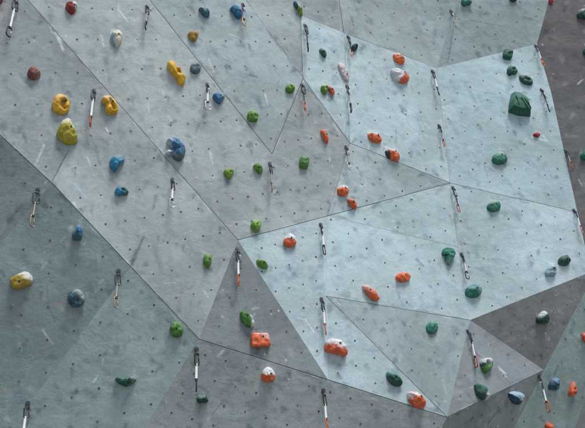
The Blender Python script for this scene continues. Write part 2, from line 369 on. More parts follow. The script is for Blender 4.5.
def panel_material(f, k):
    m, nt, bsdf = new_mat('panel_coat')
    b = NB(nt)
    tc = b.n('ShaderNodeTexCoord')
    P = tc.outputs['Object']
    Pn = b.vmath('ADD', P, (k * 7.31, k * 3.77, 0))
    g = b.n('ShaderNodeGroup'); g.node_tree = gp
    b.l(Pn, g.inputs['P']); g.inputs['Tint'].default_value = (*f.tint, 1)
    c = g.outputs['Color']
    at = b.n('ShaderNodeAttribute'); at.attribute_name = 'wear_shade'
    sp = b.n('ShaderNodeSeparateColor'); b.l(at.outputs['Color'], sp.inputs[0])
    bk = b.math('SUBTRACT', g.outputs['Break'], .5)
    def broken(v, k_):
        return b.math('MULTIPLY', b.math('ADD', v, b.math('MULTIPLY', b.math('MULTIPLY', bk, v), k_)), 1.0, clamp=True)
    # grime and painted shade darken, chalk and old paint lighten; both broken up by the grain of the coat
    c = b.mix(broken(sp.outputs[1], 2.6), c, b.mix(1.0, c, (.28, .33, .38), 'MULTIPLY'))
    c = b.mix(broken(sp.outputs[2], 3.0), c, (.42, .60, .70))
    c = b.mix(broken(at.outputs['Alpha'], 3.0), c, (.42, .29, .17))
    c = b.mix(b.math('MULTIPLY', broken(sp.outputs[0], 3.4), .8), c, (.72, .78, .80))
    b.l(c, bsdf.inputs['Base Color'])
    b.l(g.outputs['Rough'], bsdf.inputs['Roughness'])
    bsdf.inputs['Specular IOR Level'].default_value = .3
    bu = b.n('ShaderNodeBump'); bu.inputs['Strength'].default_value = .6; bu.inputs['Distance'].default_value = .035
    b.l(g.outputs['Height'], bu.inputs['Height']); b.l(bu.outputs[0], bsdf.inputs['Normal'])
    return m


def plain(name, rgb, rough=.6, metal=0., var=.15, spec=.5, scale=40):
    m, nt, bsdf = new_mat(name)
    b = NB(nt); tc = b.n('ShaderNodeTexCoord')
    n_ = b.noise(tc.outputs['Object'], scale, 4)
    b.l(b.mix(1.0, (*rgb, 1), b.ramp(n_, .3, .7, 1 - var, 1 + var), 'MULTIPLY'), bsdf.inputs['Base Color'])
    b.l(b.ramp(n_, .3, .7, max(.05, rough - .1), min(1, rough + .1)), bsdf.inputs['Roughness'])
    bsdf.inputs['Metallic'].default_value = metal
    bsdf.inputs['Specular IOR Level'].default_value = spec
    return m


M_HOLE = plain('bolt_hole_dark', (.055, .065, .072), .8, scale=300)
M_RIM = plain('insert_rim', (.20, .22, .23), .6, scale=300)
M_FILL = plain('chalk_fill', (.72, .75, .76), .9, scale=300)
M_BACK = plain('backing_dark', (.07, .075, .078), .9)
M_EDGE = plain('panel_edge', (.15, .16, .165), .9)

# ------------------------------------------------------------------ wall object and its panels
def link(name, me, parent=None):
    o = bpy.data.objects.new(name, me); col.objects.link(o)
    if parent is not None: o.parent = parent
    return o


def from_bm(name, bm, mats, parent=None, smooth=True):
    me = bpy.data.meshes.new(name)
    bm.normal_update()
    bm.to_mesh(me); bm.free()
    for m in mats: me.materials.append(m)
    if smooth:
        for p in me.polygons: p.use_smooth = True
    return link(name, me, parent)


wall = bpy.data.objects.new('climbing_wall', None); col.objects.link(wall)
wall['label'] = 'grey faceted outdoor climbing wall of angled resin-coated panels dotted with bolt holes'
wall['category'] = 'climbing wall'

for f in facets: f.marks = []
for e_, w_ in SEAM.items():      # knocked and dirty sheet edges
    (xa, ya), (xb, yb) = (V[n_][:2] for n_ in sorted(e_))
    Ls = math.hypot(xb - xa, yb - ya); tx, ty = (xb - xa) / Ls, (yb - ya) / Ls
    for _ in range(int(Ls / 6)):
        t = rm.uniform(0, Ls); off = rm.gauss(0, 1.7); l_ = rm.uniform(2, 14)
        x, y = xa + tx * t - ty * off, ya + ty * t + tx * off
        if rm.random() < .38: MARKS.append((CH, x, y, x + tx * l_, y + ty * l_, rm.uniform(.9, 1.7), rm.uniform(.15, .55)))
        else: MARKS.append((DK, x, y, x + tx * l_, y + ty * l_, rm.uniform(1.5, 4.5), rm.uniform(.10, .36)))
for mk in MARKS:
    facet_at((mk[1] + mk[3]) / 2, (mk[2] + mk[4]) / 2).marks.append(mk)


def line_int(p, d, q, e):
    den = d.x * e.y - d.y * e.x
    if abs(den) < 1e-9: return None
    t = ((q.x - p.x) * e.y - (q.y - p.y) * e.x) / den
    return p + d * t


def fit_lattice(lat):
    if len(lat) < 8:
        (_, _, x0, y0), (n1, _, x1, y1), (_, n2, x2, y2) = lat
        ux, uy, vx, vy = (x1 - x0) / n1, (y1 - y0) / n1, (x2 - x0) / n2, (y2 - y0) / n2
        return lambda i, j: (x0 + i * ux + j * vx, y0 + i * uy + j * vy)
    Arow, bb = [], []
    for i, j, x, y in lat:
        Arow.append([1, i, j, 0, 0, 0, -i * x, -j * x]); bb.append(x)
        Arow.append([0, 0, 0, 1, i, j, -i * y, -j * y]); bb.append(y)
    # a little damping keeps the perspective terms modest
    for k in (6, 7):
        r = [0] * 8; r[k] = 300; Arow.append(r); bb.append(0)
    s = np.linalg.lstsq(np.array(Arow, float), np.array(bb, float), rcond=None)[0]
    return lambda i, j: ((s[0] + s[1] * i + s[2] * j) / (1 + s[6] * i + s[7] * j),
                         (s[3] + s[4] * i + s[5] * j) / (1 + s[6] * i + s[7] * j))


rh = random.Random(3)
for k, f in enumerate(facets):
    pts = [f.inv @ PV[n] for n in f.vs]
    pts2 = [Vector((p.x, p.y)) for p in pts]
    area = sum(a.x * b_.y - a.y * b_.x for a, b_ in zip(pts2, pts2[1:] + pts2[:1]))
    order = list(range(len(pts2)))
    if area < 0: order.reverse()
    pts2 = [pts2[i] for i in order]; vs = [f.vs[i] for i in order]
    n = len(pts2)
    lines = []
    for i in range(n):
        a, b_ = pts2[i], pts2[(i + 1) % n]
        d = (b_ - a).normalized()
        w = SEAM.get(frozenset((vs[i], vs[(i + 1) % n])), DEFSEAM)
        lines.append((a + Vector((-d.y, d.x)) * w, d))
    ins = []
    for i in range(n):
        p, d = lines[i - 1]; q, e = lines[i]
        x = None if abs(d.x * e.y - d.y * e.x) < .02 else line_int(p, d, q, e)
        ins.append(x if x is not None else q)
    # fine sheet so that worn marks and shade can be laid on it point by point
    ring = []
    for i in range(n):
        a_, b_ = ins[i], ins[(i + 1) % n]
        m_ = max(1, int((b_ - a_).length / .05))
        ring += [a_.lerp(b_, t / m_) for t in range(m_)]
    R = len(ring)
    polyl = [(p.x, p.y) for p in ins]
    xs = [p.x for p in ins]; ys = [p.y for p in ins]
    step = .0085
    gx_ = np.arange(min(xs), max(xs), step); gy_ = np.arange(min(ys), max(ys), step * .87)
    GX, GY = np.meshgrid(gx_, gy_); GX = GX + (np.arange(len(gy_)) % 2)[:, None] * step / 2
    GX, GY = GX.ravel(), GY.ravel()
    W = (f.o.x + GX * f.x.x + GY * f.y.x - CAM.x, f.o.y + GX * f.x.y + GY * f.y.y - CAM.y, f.o.z + GX * f.x.z + GY * f.y.z - CAM.z)
    zz = W[0] * fwd.x + W[1] * fwd.y + W[2] * fwd.z
    px_ = CX + F * (W[0] * right.x + W[1] * right.y + W[2] * right.z) / zz
    py_ = CY - F * (W[0] * up.x + W[1] * up.y + W[2] * up.z) / zz
    ok = (px_ > -22) & (px_ < 607) & (py_ > -22) & (py_ < 450)
    ins_ok = np.zeros(len(GX), bool); dmin = np.full(len(GX), 9.)
    for (x1, y1), (x2, y2) in zip(polyl, polyl[1:] + polyl[:1]):
        if y1 != y2:
            ins_ok ^= ((y1 > GY) != (y2 > GY)) & (GX < (x2 - x1) * (GY - y1) / (y2 - y1) + x1)
        dx, dy = x2 - x1, y2 - y1
        t = np.clip(((GX - x1) * dx + (GY - y1) * dy) / (dx * dx + dy * dy), 0, 1)
        dmin = np.minimum(dmin, np.hypot(GX - x1 - t * dx, GY - y1 - t * dy))
    ok &= ins_ok & (dmin > .004)
    cdt = delaunay_2d_cdt(list(ring) + [Vector((x, y)) for x, y in zip(GX[ok], GY[ok])], [], [list(range(R))], 1, 1e-6)
    verts = [(p.x, p.y, 0) for p in cdt[0]]
    faces = [tuple(q) for q in cdt[2]]; mats = [0] * len(faces)
    nfront = len(verts)
    b0 = len(verts)               # sheet edges
    verts += [(p.x, p.y, 0) for p in ins] + [(p.x, p.y, -.022) for p in ins]
    for i in range(n):
        j = (i + 1) % n
        faces.append((b0 + i, b0 + n + i, b0 + n + j, b0 + j)); mats.append(1)
    # bolt holes: threaded inserts set in the coat
    if f.lat:
        g = fit_lattice(f.lat)
        for i in range(-26, 27):
            for j in range(-26, 27):
                x, y = g(i, j)
                if not (-60 < x < 650 and -60 < y < 490): continue
                x += rh.gauss(0, .18); y += rh.gauss(0, .18)
                if not inside(f.px, x, y) or edge_dist(f.px, x, y) < 2.6: continue
                if rh.random() < .025: continue
                p = f.inv @ f.at(x, y)
                r = .0062 * rh.uniform(.75, 1.2)
                if rh.random() < .5: f.marks.append((DK, x, y, x + rh.gauss(0, 2), y + rh.uniform(0, 4), rh.uniform(2, 5), rh.uniform(.05, .3)))
                if rh.random() < .16: f.marks.append((CH, x + rh.gauss(0, 1), y + rh.gauss(0, 1), x + rh.gauss(0, 2), y + rh.gauss(0, 2), rh.uniform(1.2, 2.6), rh.uniform(.2, .6)))
                mi = 3 if rh.random() < .03 else 2
                N = 10; prev = None
                for rr, z_ in ((r * 1.4, .0003), (r * 1.22, .0017), (r, .0012)):
                    st = len(verts)
                    verts += [(p.x + rr * math.cos(2 * math.pi * t / N), p.y + rr * math.sin(2 * math.pi * t / N), z_) for t in range(N)]
                    if prev is not None:
                        for t in range(N):
                            faces.append((prev + t, prev + (t + 1) % N, st + (t + 1) % N, st + t)); mats.append(4)
                    prev = st
                faces.append(tuple(range(prev, prev + N))); mats.append(mi)
    me = bpy.data.meshes.new('panel')
    me.from_pydata(verts, [], faces)
    me.polygons.foreach_set('material_index', mats)
    VX = np.array([v[0] for v in verts[:nfront]]); VY = np.array([v[1] for v in verts[:nfront]])
    wear_shade = np.zeros((len(verts), 4), np.float32)
    for (colr, x1, y1, x2, y2, wd, st) in f.marks:
        A = f.inv @ f.at(x1, y1); B = f.inv @ f.at(x2, y2)
        w_ = wd * .62 * ((f.at(x1, y1) - CAM).dot(fwd)) / F
        sel = np.nonzero((VX > min(A.x, B.x) - w_ * 1.2) & (VX < max(A.x, B.x) + w_ * 1.2) & (VY > min(A.y, B.y) - w_ * 1.2) & (VY < max(A.y, B.y) + w_ * 1.2))[0]
        if not len(sel): continue
        dx, dy = B.x - A.x, B.y - A.y; q = dx * dx + dy * dy + 1e-9
        t = np.clip(((VX[sel] - A.x) * dx + (VY[sel] - A.y) * dy) / q, 0, 1)
        d_ = np.hypot(VX[sel] - A.x - t * dx, VY[sel] - A.y - t * dy) / (w_ * (1 - .45 * t))
        mk = np.clip(1.15 - d_, 0, 1); mk = mk * mk * (3 - 2 * mk) * st
        ch = 0 if colr is CH else 1 if colr is DK else 2 if colr is BL else 3
        wear_shade[sel, ch] = 1 - (1 - wear_shade[sel, ch]) * (1 - mk)
    at_ = me.attributes.new('wear_shade', 'FLOAT_COLOR', 'POINT')
    at_.data.foreach_set('color', wear_shade.ravel())
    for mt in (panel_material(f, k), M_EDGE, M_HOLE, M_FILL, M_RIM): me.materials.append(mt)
    me.update()
    o = link('panel', me, wall)
    o.matrix_world = f.mat

bm = bmesh.new()
for f in facets:
    bm.faces.new([bm.verts.new(PV[n] - f.n * .028) for n in f.vs])
    bm.normal_update()
    bmesh.ops.triangulate(bm, faces=[fc for fc in bm.faces if len(fc.verts) > 4])
from_bm('backing_board', bm, [M_BACK], wall, smooth=False)

# ------------------------------------------------------------------ holds
COL = {
    'yellow': (.80, .46, .03), 'gold': (.74, .43, .03), 'olive': (.43, .38, .04), 'mustard': (.42, .30, .03), 'ochre': (.38, .22, .03),
    'green': (.115, .28, .04), 'lime': (.17, .33, .035), 'leaf': (.08, .23, .05), 'forest': (.018, .115, .075), 'emerald': (.028, .19, .125), 'bottle': (.018, .075, .055),
    'teal': (.045, .13, .175), 'steel': (.075, .155, .19), 'blue': (.035, .17, .32), 'azure': (.025, .22, .37), 'navy': (.02, .075, .12), 'aqua': (.16, .33, .33),
    'orange': (.74, .15, .055), 'coral': (.72, .19, .12), 'red': (.29, .035, .03), 'brick': (.20, .07, .06), 'crimson': (.40, .03, .035),
    'cream': (.66, .64, .52), 'white': (.68, .70, .70), 'pink': (.56, .50, .50), 'pale': (.35, .45, .48), 'black': (.03, .035, .04), 'paleblue': (.30, .44, .52),
}
gh = bpy.data.node_groups.new('hold_resin', 'ShaderNodeTree')
for nm, t in (('Tint', 'NodeSocketColor'), ('Second', 'NodeSocketColor'), ('Size', 'NodeSocketFloat'), ('Chalk', 'NodeSocketFloat'), ('Dir', 'NodeSocketVector'), ('Dir2', 'NodeSocketVector'), ('Two', 'NodeSocketFloat'), ('Shift', 'NodeSocketFloat'), ('Seed', 'NodeSocketFloat')):
    group_socket(gh, nm, 'INPUT', t)
group_socket(gh, 'Color', 'OUTPUT', 'NodeSocketColor')
group_socket(gh, 'Rough', 'OUTPUT', 'NodeSocketFloat'); group_socket(gh, 'Height', 'OUTPUT', 'NodeSocketFloat')
b = NB(gh)
gi, go = b.n('NodeGroupInput'), b.n('NodeGroupOutput')
tc = b.n('ShaderNodeTexCoord')
P = tc.outputs['Object']
sd = b.n('ShaderNodeCombineXYZ'); b.l(gi.outputs['Seed'], sd.inputs[0]); b.l(gi.outputs['Seed'], sd.inputs[1])
Pn = b.vmath('ADD', P, sd.outputs[0])
n1 = b.noise(Pn, 22, 4, .6, .5); n2 = b.noise(Pn, 130, 3, .6); n3 = b.noise(Pn, 340, 2, .6)
rel = b.vmath('SCALE', P, scale=b.math('DIVIDE', 1.0, gi.outputs['Size']))
c = b.mix(1.0, gi.outputs['Tint'], b.ramp(n1, .3, .7, .72, 1.22), 'MULTIPLY')
t2 = b.math('ADD', b.vmath('DOT_PRODUCT', rel, gi.outputs['Dir2']), b.math('MULTIPLY', b.math('SUBTRACT', n1, .5), .9))
t2 = b.math('ADD', b.math('ADD', t2, gi.outputs['Shift']), b.math('MULTIPLY', b.math('SUBTRACT', n2, .5), .5))
c = b.mix(b.math('MULTIPLY', b.ramp(t2, -.10, .14), gi.outputs['Two']), c, gi.outputs['Second'])
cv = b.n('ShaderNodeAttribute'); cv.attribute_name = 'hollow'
c = b.mix(b.math('MULTIPLY', cv.outputs['Fac'], .8, clamp=True), c, b.mix(1.0, c, (.34, .30, .27), 'MULTIPLY'))  # grooves and ribs painted darker for shade and crevice dirt
t1 = b.math('ADD', b.vmath('DOT_PRODUCT', rel, gi.outputs['Dir']), b.math('MULTIPLY', b.math('SUBTRACT', n1, .5), 1.1))
cm = b.math('MULTIPLY', b.math('MULTIPLY', b.ramp(b.math('ADD', t1, b.math('MULTIPLY', b.math('SUBTRACT', n2, .5), .7)), .1, .6), gi.outputs['Chalk']), b.ramp(b.noise(Pn, 75, 4, .65), .32, .60, .35, 1.0))
dust = b.math('MULTIPLY', b.ramp(n2, .48, .7), b.math('MULTIPLY', b.ramp(n1, .45, .65), .28))
c = b.mix(b.math('MAXIMUM', cm, dust), c, (.70, .73, .73))
c = b.mix(1.0, c, b.ramp(n2, .25, .75, .88, 1.1), 'MULTIPLY')
b.l(c, go.inputs['Color'])
b.l(b.ramp(n2, .3, .7, .45, .8), go.inputs['Rough'])
b.l(b.math('ADD', n2, b.math('MULTIPLY', n3, .5)), go.inputs['Height'])


def hold_material(tint, size, chalk, cdir, second=None, sdir=(0, 0), shift=0.):
    m, nt, bsdf = new_mat('hold_resin')
    b = NB(nt); g = b.n('ShaderNodeGroup'); g.node_tree = gh
    g.inputs['Tint'].default_value = (*COL[tint], 1)
    g.inputs['Second'].default_value = (*COL[second or tint], 1)
    g.inputs['Two'].default_value = 1.0 if second else 0.0
    g.inputs['Size'].default_value = size; g.inputs['Shift'].default_value = shift
    g.inputs['Chalk'].default_value = chalk
    g.inputs['Dir'].default_value = (cdir[0], -cdir[1], 0)
    g.inputs['Dir2'].default_value = (sdir[0], -sdir[1], 0)
    g.inputs['Seed'].default_value = random.uniform(0, 40)
    b.l(g.outputs['Color'], bsdf.inputs['Base Color']); b.l(g.outputs['Rough'], bsdf.inputs['Roughness'])
    bsdf.inputs['Specular IOR Level'].default_value = .35
    bu = b.n('ShaderNodeBump'); bu.inputs['Strength'].default_value = .6; bu.inputs['Distance'].default_value = .006
    b.l(g.outputs['Height'], bu.inputs['Height']); b.l(bu.outputs[0], bsdf.inputs['Normal'])
    return m


M_BOLT = plain('bolt_steel', (.035, .037, .042), .45, .6, scale=200)

SH = {   # outlines inside a -1..1 box, y down as in the photo
    'oval': [(math.cos(a * math.pi / 6), math.sin(a * math.pi / 6)) for a in range(12)],
    'egg': [(-.75, -.8), (0, -1), (.75, -.8), (1, -.1), (.6, .6), (.05, 1), (-.55, .6), (-1, -.1)],
    'tri_down': [(-.95, -.75), (-.2, -1), (.9, -.8), (1, -.2), (.35, .8), (.05, 1), (-.4, .75), (-1, -.1)],
    'tri_right': [(-1, -.6), (-.4, -1), (.5, -.6), (1, .2), (.75, .85), (.2, 1), (-.5, .2)],
    'dee': [(-.55, -.75), (-.05, -1), (.3, -.85), (.62, -.3), (.95, .45), (1, .8), (.5, 1), (-.2, .95), (-.8, .5), (-1, 0)],
    'bean': [(-1, -.7), (-.55, -1), (-.1, -.95), (.5, -.7), (.95, .1), (1, .7), (.6, .9), (.1, .95), (-.35, .95), (-.5, .5), (-.55, 0), (-.9, -.3)],
    'hex': [(-.3, -1), (.6, -.8), (1, -.1), (.85, .65), (.1, 1), (-.7, .75), (-1, .0), (-.75, -.7)],
    'rect': [(-.95, -.9), (-.4, -1), (.4, -1), (.75, -.95), (1, .2), (1, .85), (.3, 1), (-.4, .97), (-.95, .9), (-1, 0)],
    'slant': [(-1, -.85), (-.6, -1), (0, -.55), (.7, .2), (1, .75), (.7, 1), (.1, .75), (-.6, 0)],
    'slim': [(-.9, -1), (-.2, -.9), (.5, -.3), (1, .5), (.7, 1), (0, .7), (-.6, 0), (-1, -.6)],
    'leaf': [(-1, -.9), (-.2, -.85), (.6, -.3), (1, .4), (.9, .9), (.3, 1), (-.5, .6), (-.95, -.1)],
    'jug': [(-.85, -1), (-.35, -.95), (.05, -.45), (.35, -.4), (.6, -.05), (.8, .35), (1, .6), (.75, 1), (.3, .95), (-.1, .4), (-.6, -.1), (-1, -.55)],
    'moon': [(-1, -.4), (-.75, -.45), (-.3, .0), (.2, -.05), (.45, -.55), (.85, -.6), (1, -.1), (.7, .5), (.1, 1), (-.5, .75), (-.9, .2)],
    'hook': [(-1, -.3), (-.75, -.85), (0, -1), (.75, -.8), (1, -.2), (.7, .35), (.35, .8), (.1, 1), (-.35, .6), (-.5, .1), (-.35, -.3), (-.7, -.1)],
    'crescent': [(-.9, -.85), (-.3, -1), (.4, -.75), (.9, -.1), (1, .5), (.6, .95), (.0, .85), (-.45, .4), (-.95, .55), (-1, .15), (-.5, .0), (-.6, -.4)],
    'tee': [(-1, -.5), (-.6, -.95), (0, -.75), (.4, -1), (.9, -.8), (1, -.4), (.6, -.15), (.2, .3), (-.1, .75), (-.4, 1), (-.6, .7), (-.95, .3)],
    'pair': [(-1, -.3), (-.6, -.95), (-.1, -.7), (.3, -.95), (.8, -.3), (1, .35), (.55, .8), (.0, .75), (-.5, 1), (-.95, .5)],
    'shell': [(-1, -.6), (-.4, -1), (.3, -.8), (.85, -.1), (1, .6), (.8, 1), (.1, .8), (-.6, .55), (-1, .4)],
    'dome': [(-1, .35), (-.85, -.4), (-.3, -.95), (.3, -.95), (.85, -.4), (1, .35), (.6, .85), (0, 1), (-.6, .85)],
    'cone': [(-.6, -.4), (0, -1), (.6, -.9), (1, -.1), (.8, .9), (0, 1), (-.8, .9), (-1, .3)],
    'volume': [(-.75, -1), (-.3, -.95), (.35, -.55), (.72, -.3), (1, .78), (1, .95), (-.1, .85), (-1, .55), (-.95, -.1)],
    'rhomb': [(-.6, -1), (.5, -.9), (1, -.5), (.8, .7), (.4, 1), (-.8, .8), (-1, -.1)],
}


def tube(bm, pts, r, closed=False, seg=8):
    n = len(pts)
    rings = []
    for i, p in enumerate(pts):
        a = pts[i - 1] if (closed or i > 0) else p
        c = pts[(i + 1) % n] if (closed or i < n - 1) else p
        t = (c - a).normalized()
        ref = Vector((0, 0, 1)) if abs(t.z) < .9 else Vector((0, 1, 0))
        s = t.cross(ref).normalized(); q = s.cross(t)
        rr = r[i] if isinstance(r, list) else r
        rings.append([bm.verts.new(p + (s * math.cos(2 * math.pi * k / seg) + q * math.sin(2 * math.pi * k / seg)) * rr) for k in range(seg)])
    m = n if closed else n - 1
    for i in range(m):
        A, B = rings[i], rings[(i + 1) % n]
        for k in range(seg): bm.faces.new((A[k], A[(k + 1) % seg], B[(k + 1) % seg], B[k]))
    if not closed:
        bm.faces.new(list(reversed(rings[0]))); bm.faces.new(rings[-1])


def smooth_loop(pts, per):
    out = []
    n = len(pts)
    for i in range(n):
        p0, p1, p2, p3 = (np.array(pts[(i + k) % n], float) for k in (-1, 0, 1, 2))
        for t in np.linspace(0, 1, per, endpoint=False):
            out.append(tuple(.5 * ((2 * p1) + (p2 - p0) * t + (2 * p0 - 5 * p1 + 4 * p2 - p3) * t * t + (3 * p1 - p0 - 3 * p2 + p3) * t ** 3)))
    return out


def hold(label, tint, box, shape='oval', h=.05, e=2.2, apex=(0, 0), bumps=(), bolt=(0, 0), chalk=.5, cdir=(0, -1),
         second=None, sdir=(0, 1), flat=False, shift=0., ribs=()):
    x0, y0, x1, y1 = box
    cx, cy, hx, hy = (x0 + x1) / 2, (y0 + y1) / 2, (x1 - x0) / 2, (y1 - y0) / 2
    f = facet_at(min(max(cx, -40), 630), min(max(cy, -40), 470))
    z = (f.at(cx, cy) - CAM).dot(fwd); mpp = z / F              # metres per photo pixel here
    # the body stands out from the panel and is seen from below, so its foot sits a little lower on the panel
    body_px = h / mpp
    nx, ny = f.n.dot(right), -f.n.dot(up)
    shx, shy = -nx * body_px * .42, -ny * body_px * .42
    ox, oy = cx + shx, cy + shy
    O = f.at(ox, oy)
    rt = f.at(ox + 6, oy) - O
    ax = (rt - f.n * rt.dot(f.n)).normalized(); ay = f.n.cross(ax).normalized()
    mat = Matrix.Translation(O) @ Matrix((ax, ay, f.n)).transposed().to_4x4()
    inv = mat.inverted()
    base = SH[shape] if isinstance(shape, str) else shape
    loop = list(base) if flat else smooth_loop(base, max(4, 60 // len(base)))
    loc = []
    for (sx, sy) in loop:
        p = inv @ f.at(ox + sx * hx * .95, oy + sy * hy * .95)
        loc.append(Vector((p.x, p.y)))
    if sum(a.x * b_.y - a.y * b_.x for a, b_ in zip(loc, loc[1:] + loc[:1])) < 0: loc.reverse()
    sx_m, sy_m = hx * mpp, hy * mpp
    seed = random.uniform(0, 50)
    bm = bmesh.new()
    K = 15
    e = max(e, 2.25)
    phis = [i / K * math.pi / 2 for i in range(K)]
    rings = [[bm.verts.new((p.x, p.y, -.004)) for p in loc]]
    amp = .0 if flat else .035 if e >= 4 else .10
    def zadd(X, Y, s):
        zz = 0
        for (bx, by, a, sg) in bumps:
            dx, dy = (X - bx * sx_m) / (sg * sx_m), (Y + by * sy_m) / (sg * sx_m)
            zz += a * h * math.exp(-.5 * (dx * dx + dy * dy)) * min(1, (1 - s) * 4)
        return zz
    def vert(p, s, zr):
        nz = noise.noise(Vector((p.x * s * 26 + seed, p.y * s * 26, zr * 1.3)))
        cell = noise.voronoi(Vector((p.x * s * 24 + seed, p.y * s * 24, zr * 1.5)))[0]
        nz = nz + .9 * (.45 - (cell[1] - cell[0]))
        X = p.x * s + apex[0] * sx_m * zr; Y = p.y * s - apex[1] * sy_m * zr
        Z = h * zr * (1 + amp * 1.9 * nz) + zadd(X, Y, s)
        q = 1 + amp * .7 * nz * min(1, zr * 3)
        return bm.verts.new((X * q, Y * q, max(Z, .002 + .02 * zr)))
    if flat:
        seq = [(1, 0), (.98, .25), (.80, .86), (.74, .95), (.4, 1.0)]
    else:
        seq = [(math.cos(a) ** (2 / e), math.sin(a) ** (2 / e)) for a in phis]
    for s, zr in seq:
        rings.append([vert(p, s, zr) for p in loc])
    N = len(loc)
    for A, B in zip(rings, rings[1:]):
        for t in range(N):
            bm.faces.new((A[t], A[(t + 1) % N], B[(t + 1) % N], B[t]))
    cen = Vector((0, 0))
    c = vert(cen, 0, 1)
    for t in range(N):
        bm.faces.new((rings[-1][t], rings[-1][(t + 1) % N], c))
    nbody = len(bm.verts)
    for (ax0, ay0, ax1, ay1) in ribs:            # fins across the face
        path = []
        for t in np.linspace(0, 1, 7):
            X, Y = (ax0 + (ax1 - ax0) * t) * sx_m, -(ay0 + (ay1 - ay0) * t) * sy_m
            zt = min(((v.co.x - X) ** 2 + (v.co.y - Y) ** 2, v.co.z) for r_ in rings[2:] for v in r_)[1]
            path.append(Vector((X, Y, min(zt, h) * .98 + .002)))
        tube(bm, path, [.003, .006, .007, .007, .007, .006, .003], seg=6)
    size = max(sx_m, sy_m)
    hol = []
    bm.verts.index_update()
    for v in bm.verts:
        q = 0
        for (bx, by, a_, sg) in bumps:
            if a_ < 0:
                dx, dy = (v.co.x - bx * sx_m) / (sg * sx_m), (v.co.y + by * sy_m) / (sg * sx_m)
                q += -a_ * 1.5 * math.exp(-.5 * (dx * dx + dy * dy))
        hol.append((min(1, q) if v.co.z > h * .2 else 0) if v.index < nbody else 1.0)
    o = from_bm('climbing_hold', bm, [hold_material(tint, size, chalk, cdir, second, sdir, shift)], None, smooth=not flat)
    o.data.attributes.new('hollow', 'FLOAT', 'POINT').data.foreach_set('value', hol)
    o['label'] = label; o['category'] = 'climbing hold'; o['group'] = 'climbing holds bolted to the wall'
    o.matrix_world = mat
    if bolt is not None:
        # countersunk bolt head at the surface
        X, Y = bolt[0] * sx_m * .8, -bolt[1] * sy_m * .8
        best = None
        for v in o.data.vertices:
            d_ = (v.co.x - X) ** 2 + (v.co.y - Y) ** 2
            if v.co.z > 0 and (best is None or d_ < best[0]): best = (d_, v)
        co, nn = best[1].co.copy(), best[1].normal.copy()
        nn = (nn + Vector((0, 0, .7))).normalized()
        r = min(.0075, .17 * min(sx_m, sy_m) + .002)
        bb = bmesh.new()
        prev = None
        for rr, zz in ((r * 1.15, -.006), (r * 1.15, .0015), (r * .95, .0028), (r * .55, .0028), (r * .5, -.001)):
            ring = [bb.verts.new((rr * math.cos(2 * math.pi * t / 14), rr * math.sin(2 * math.pi * t / 14), zz)) for t in range(14)]
            if prev:
                for t in range(14): bb.faces.new((prev[t], prev[(t + 1) % 14], ring[(t + 1) % 14], ring[t]))
            prev = ring
        bb.faces.new(prev)
        bo = from_bm('bolt', bb, [M_BOLT], o, smooth=False)
        bo.matrix_parent_inverse = Matrix()
        bo.matrix_basis = Matrix.Translation(co) @ nn.to_track_quat('Z', 'Y').to_matrix().to_4x4()
    return o


R_ = (1, 0); L_ = (-1, 0); U_ = (0, -1)
H = hold
# --- upper left
H('dark red rounded hold with chalky right edge at the top, right of a long seam', 'red', (66, 1.5, 78.5, 14), 'egg', .055, 2, bolt=(.55, -.1), chalk=.95, cdir=(.9, -.3))
H('brick red hold cut off by the top left corner', 'brick', (-6, -4, 4, 3.5), 'oval', .045, bolt=None, chalk=.1)
H('cream white hold with a chalky blue left side below the dark red one', 'paleblue', (111, 30, 123, 47.5), 'egg', .06, 2, apex=(.2, -.1), bolt=(.5, -.25), chalk=.1, second='cream', sdir=(.9, 0), shift=.3)
H('small brownish red knob on the far left above the yellow ring hold', 'brick', (28, 66.5, 42, 79.5), 'hex', .055, 2, bolt=(.35, 0), chalk=.25, cdir=(1, 0), bumps=((.8, .1, .25, .3),))
H('golden yellow ring-shaped hold with a hollow groove, above the big olive dome', 'gold', (53, 94.5, 71, 114), 'hex', .06, 3, bumps=((.3, -.25, -.6, .2), (.18, 0, -.6, .2), (.1, .28, -.55, .18), (.22, .55, -.5, .16), (-.5, .0, .15, .3)), bolt=(.65, -.4), chalk=.25)
H('golden yellow kidney-shaped hold of two lobes beside the white quickdraw', 'gold', (102, 95.5, 119, 114.5), 'bean', .06, 2.6, bumps=((.18, -.1, -.55, .14), (.3, .2, -.55, .14), (.36, .5, -.5, .14), (.08, -.4, -.5, .14), (-.4, -.5, .2, .3)), bolt=(.5, -.3), chalk=.35, cdir=(.2, -.9))
H('large olive yellow dome with a flat right side and chalked top', 'olive', (58, 117.5, 79.5, 143.5), 'dee', .095, 2.3, apex=(.05, .05), bolt=(.35, .0), chalk=.75, cdir=(.3, -.9))
H('bright yellow slanted jug handle with an open pocket', 'yellow', (167.5, 60.5, 186.5, 85), 'jug', .06, 2.6, bumps=((.25, -.05, -.8, .2), (-.55, -.6, .2, .3), (.55, .6, .2, .3)), bolt=None, chalk=.15)
H('small ochre triangular hold on the seam below the left teal one', 'ochre', (188.5, 31, 199, 41.5), 'tri_down', .05, 2, bolt=(.4, -.1), chalk=.1)
H('dark teal wedge hold at the top, left of the larger blue pointed one', 'teal', (199, 6.5, 210.5, 17.5), 'tri_right', .05, 2, bolt=(.5, .0), chalk=.5, cdir=(.3, -.9))
H('blue pointed hold with a small side lobe beside the topmost yellow-tipped quickdraw', 'blue', (230.5, 5.5, 243.5, 18.5), 'tri_right', .06, 1.8, bolt=(.4, .3), chalk=.4, cdir=(.7, -.1))
H('round grey teal hold right of the yellow jug handle', 'steel', (190.5, 62, 201.5, 73.8), 'oval', .045, 2.4, bolt=(.2, -.1), chalk=.3, bumps=((.2, -.1, -.25, .25),))
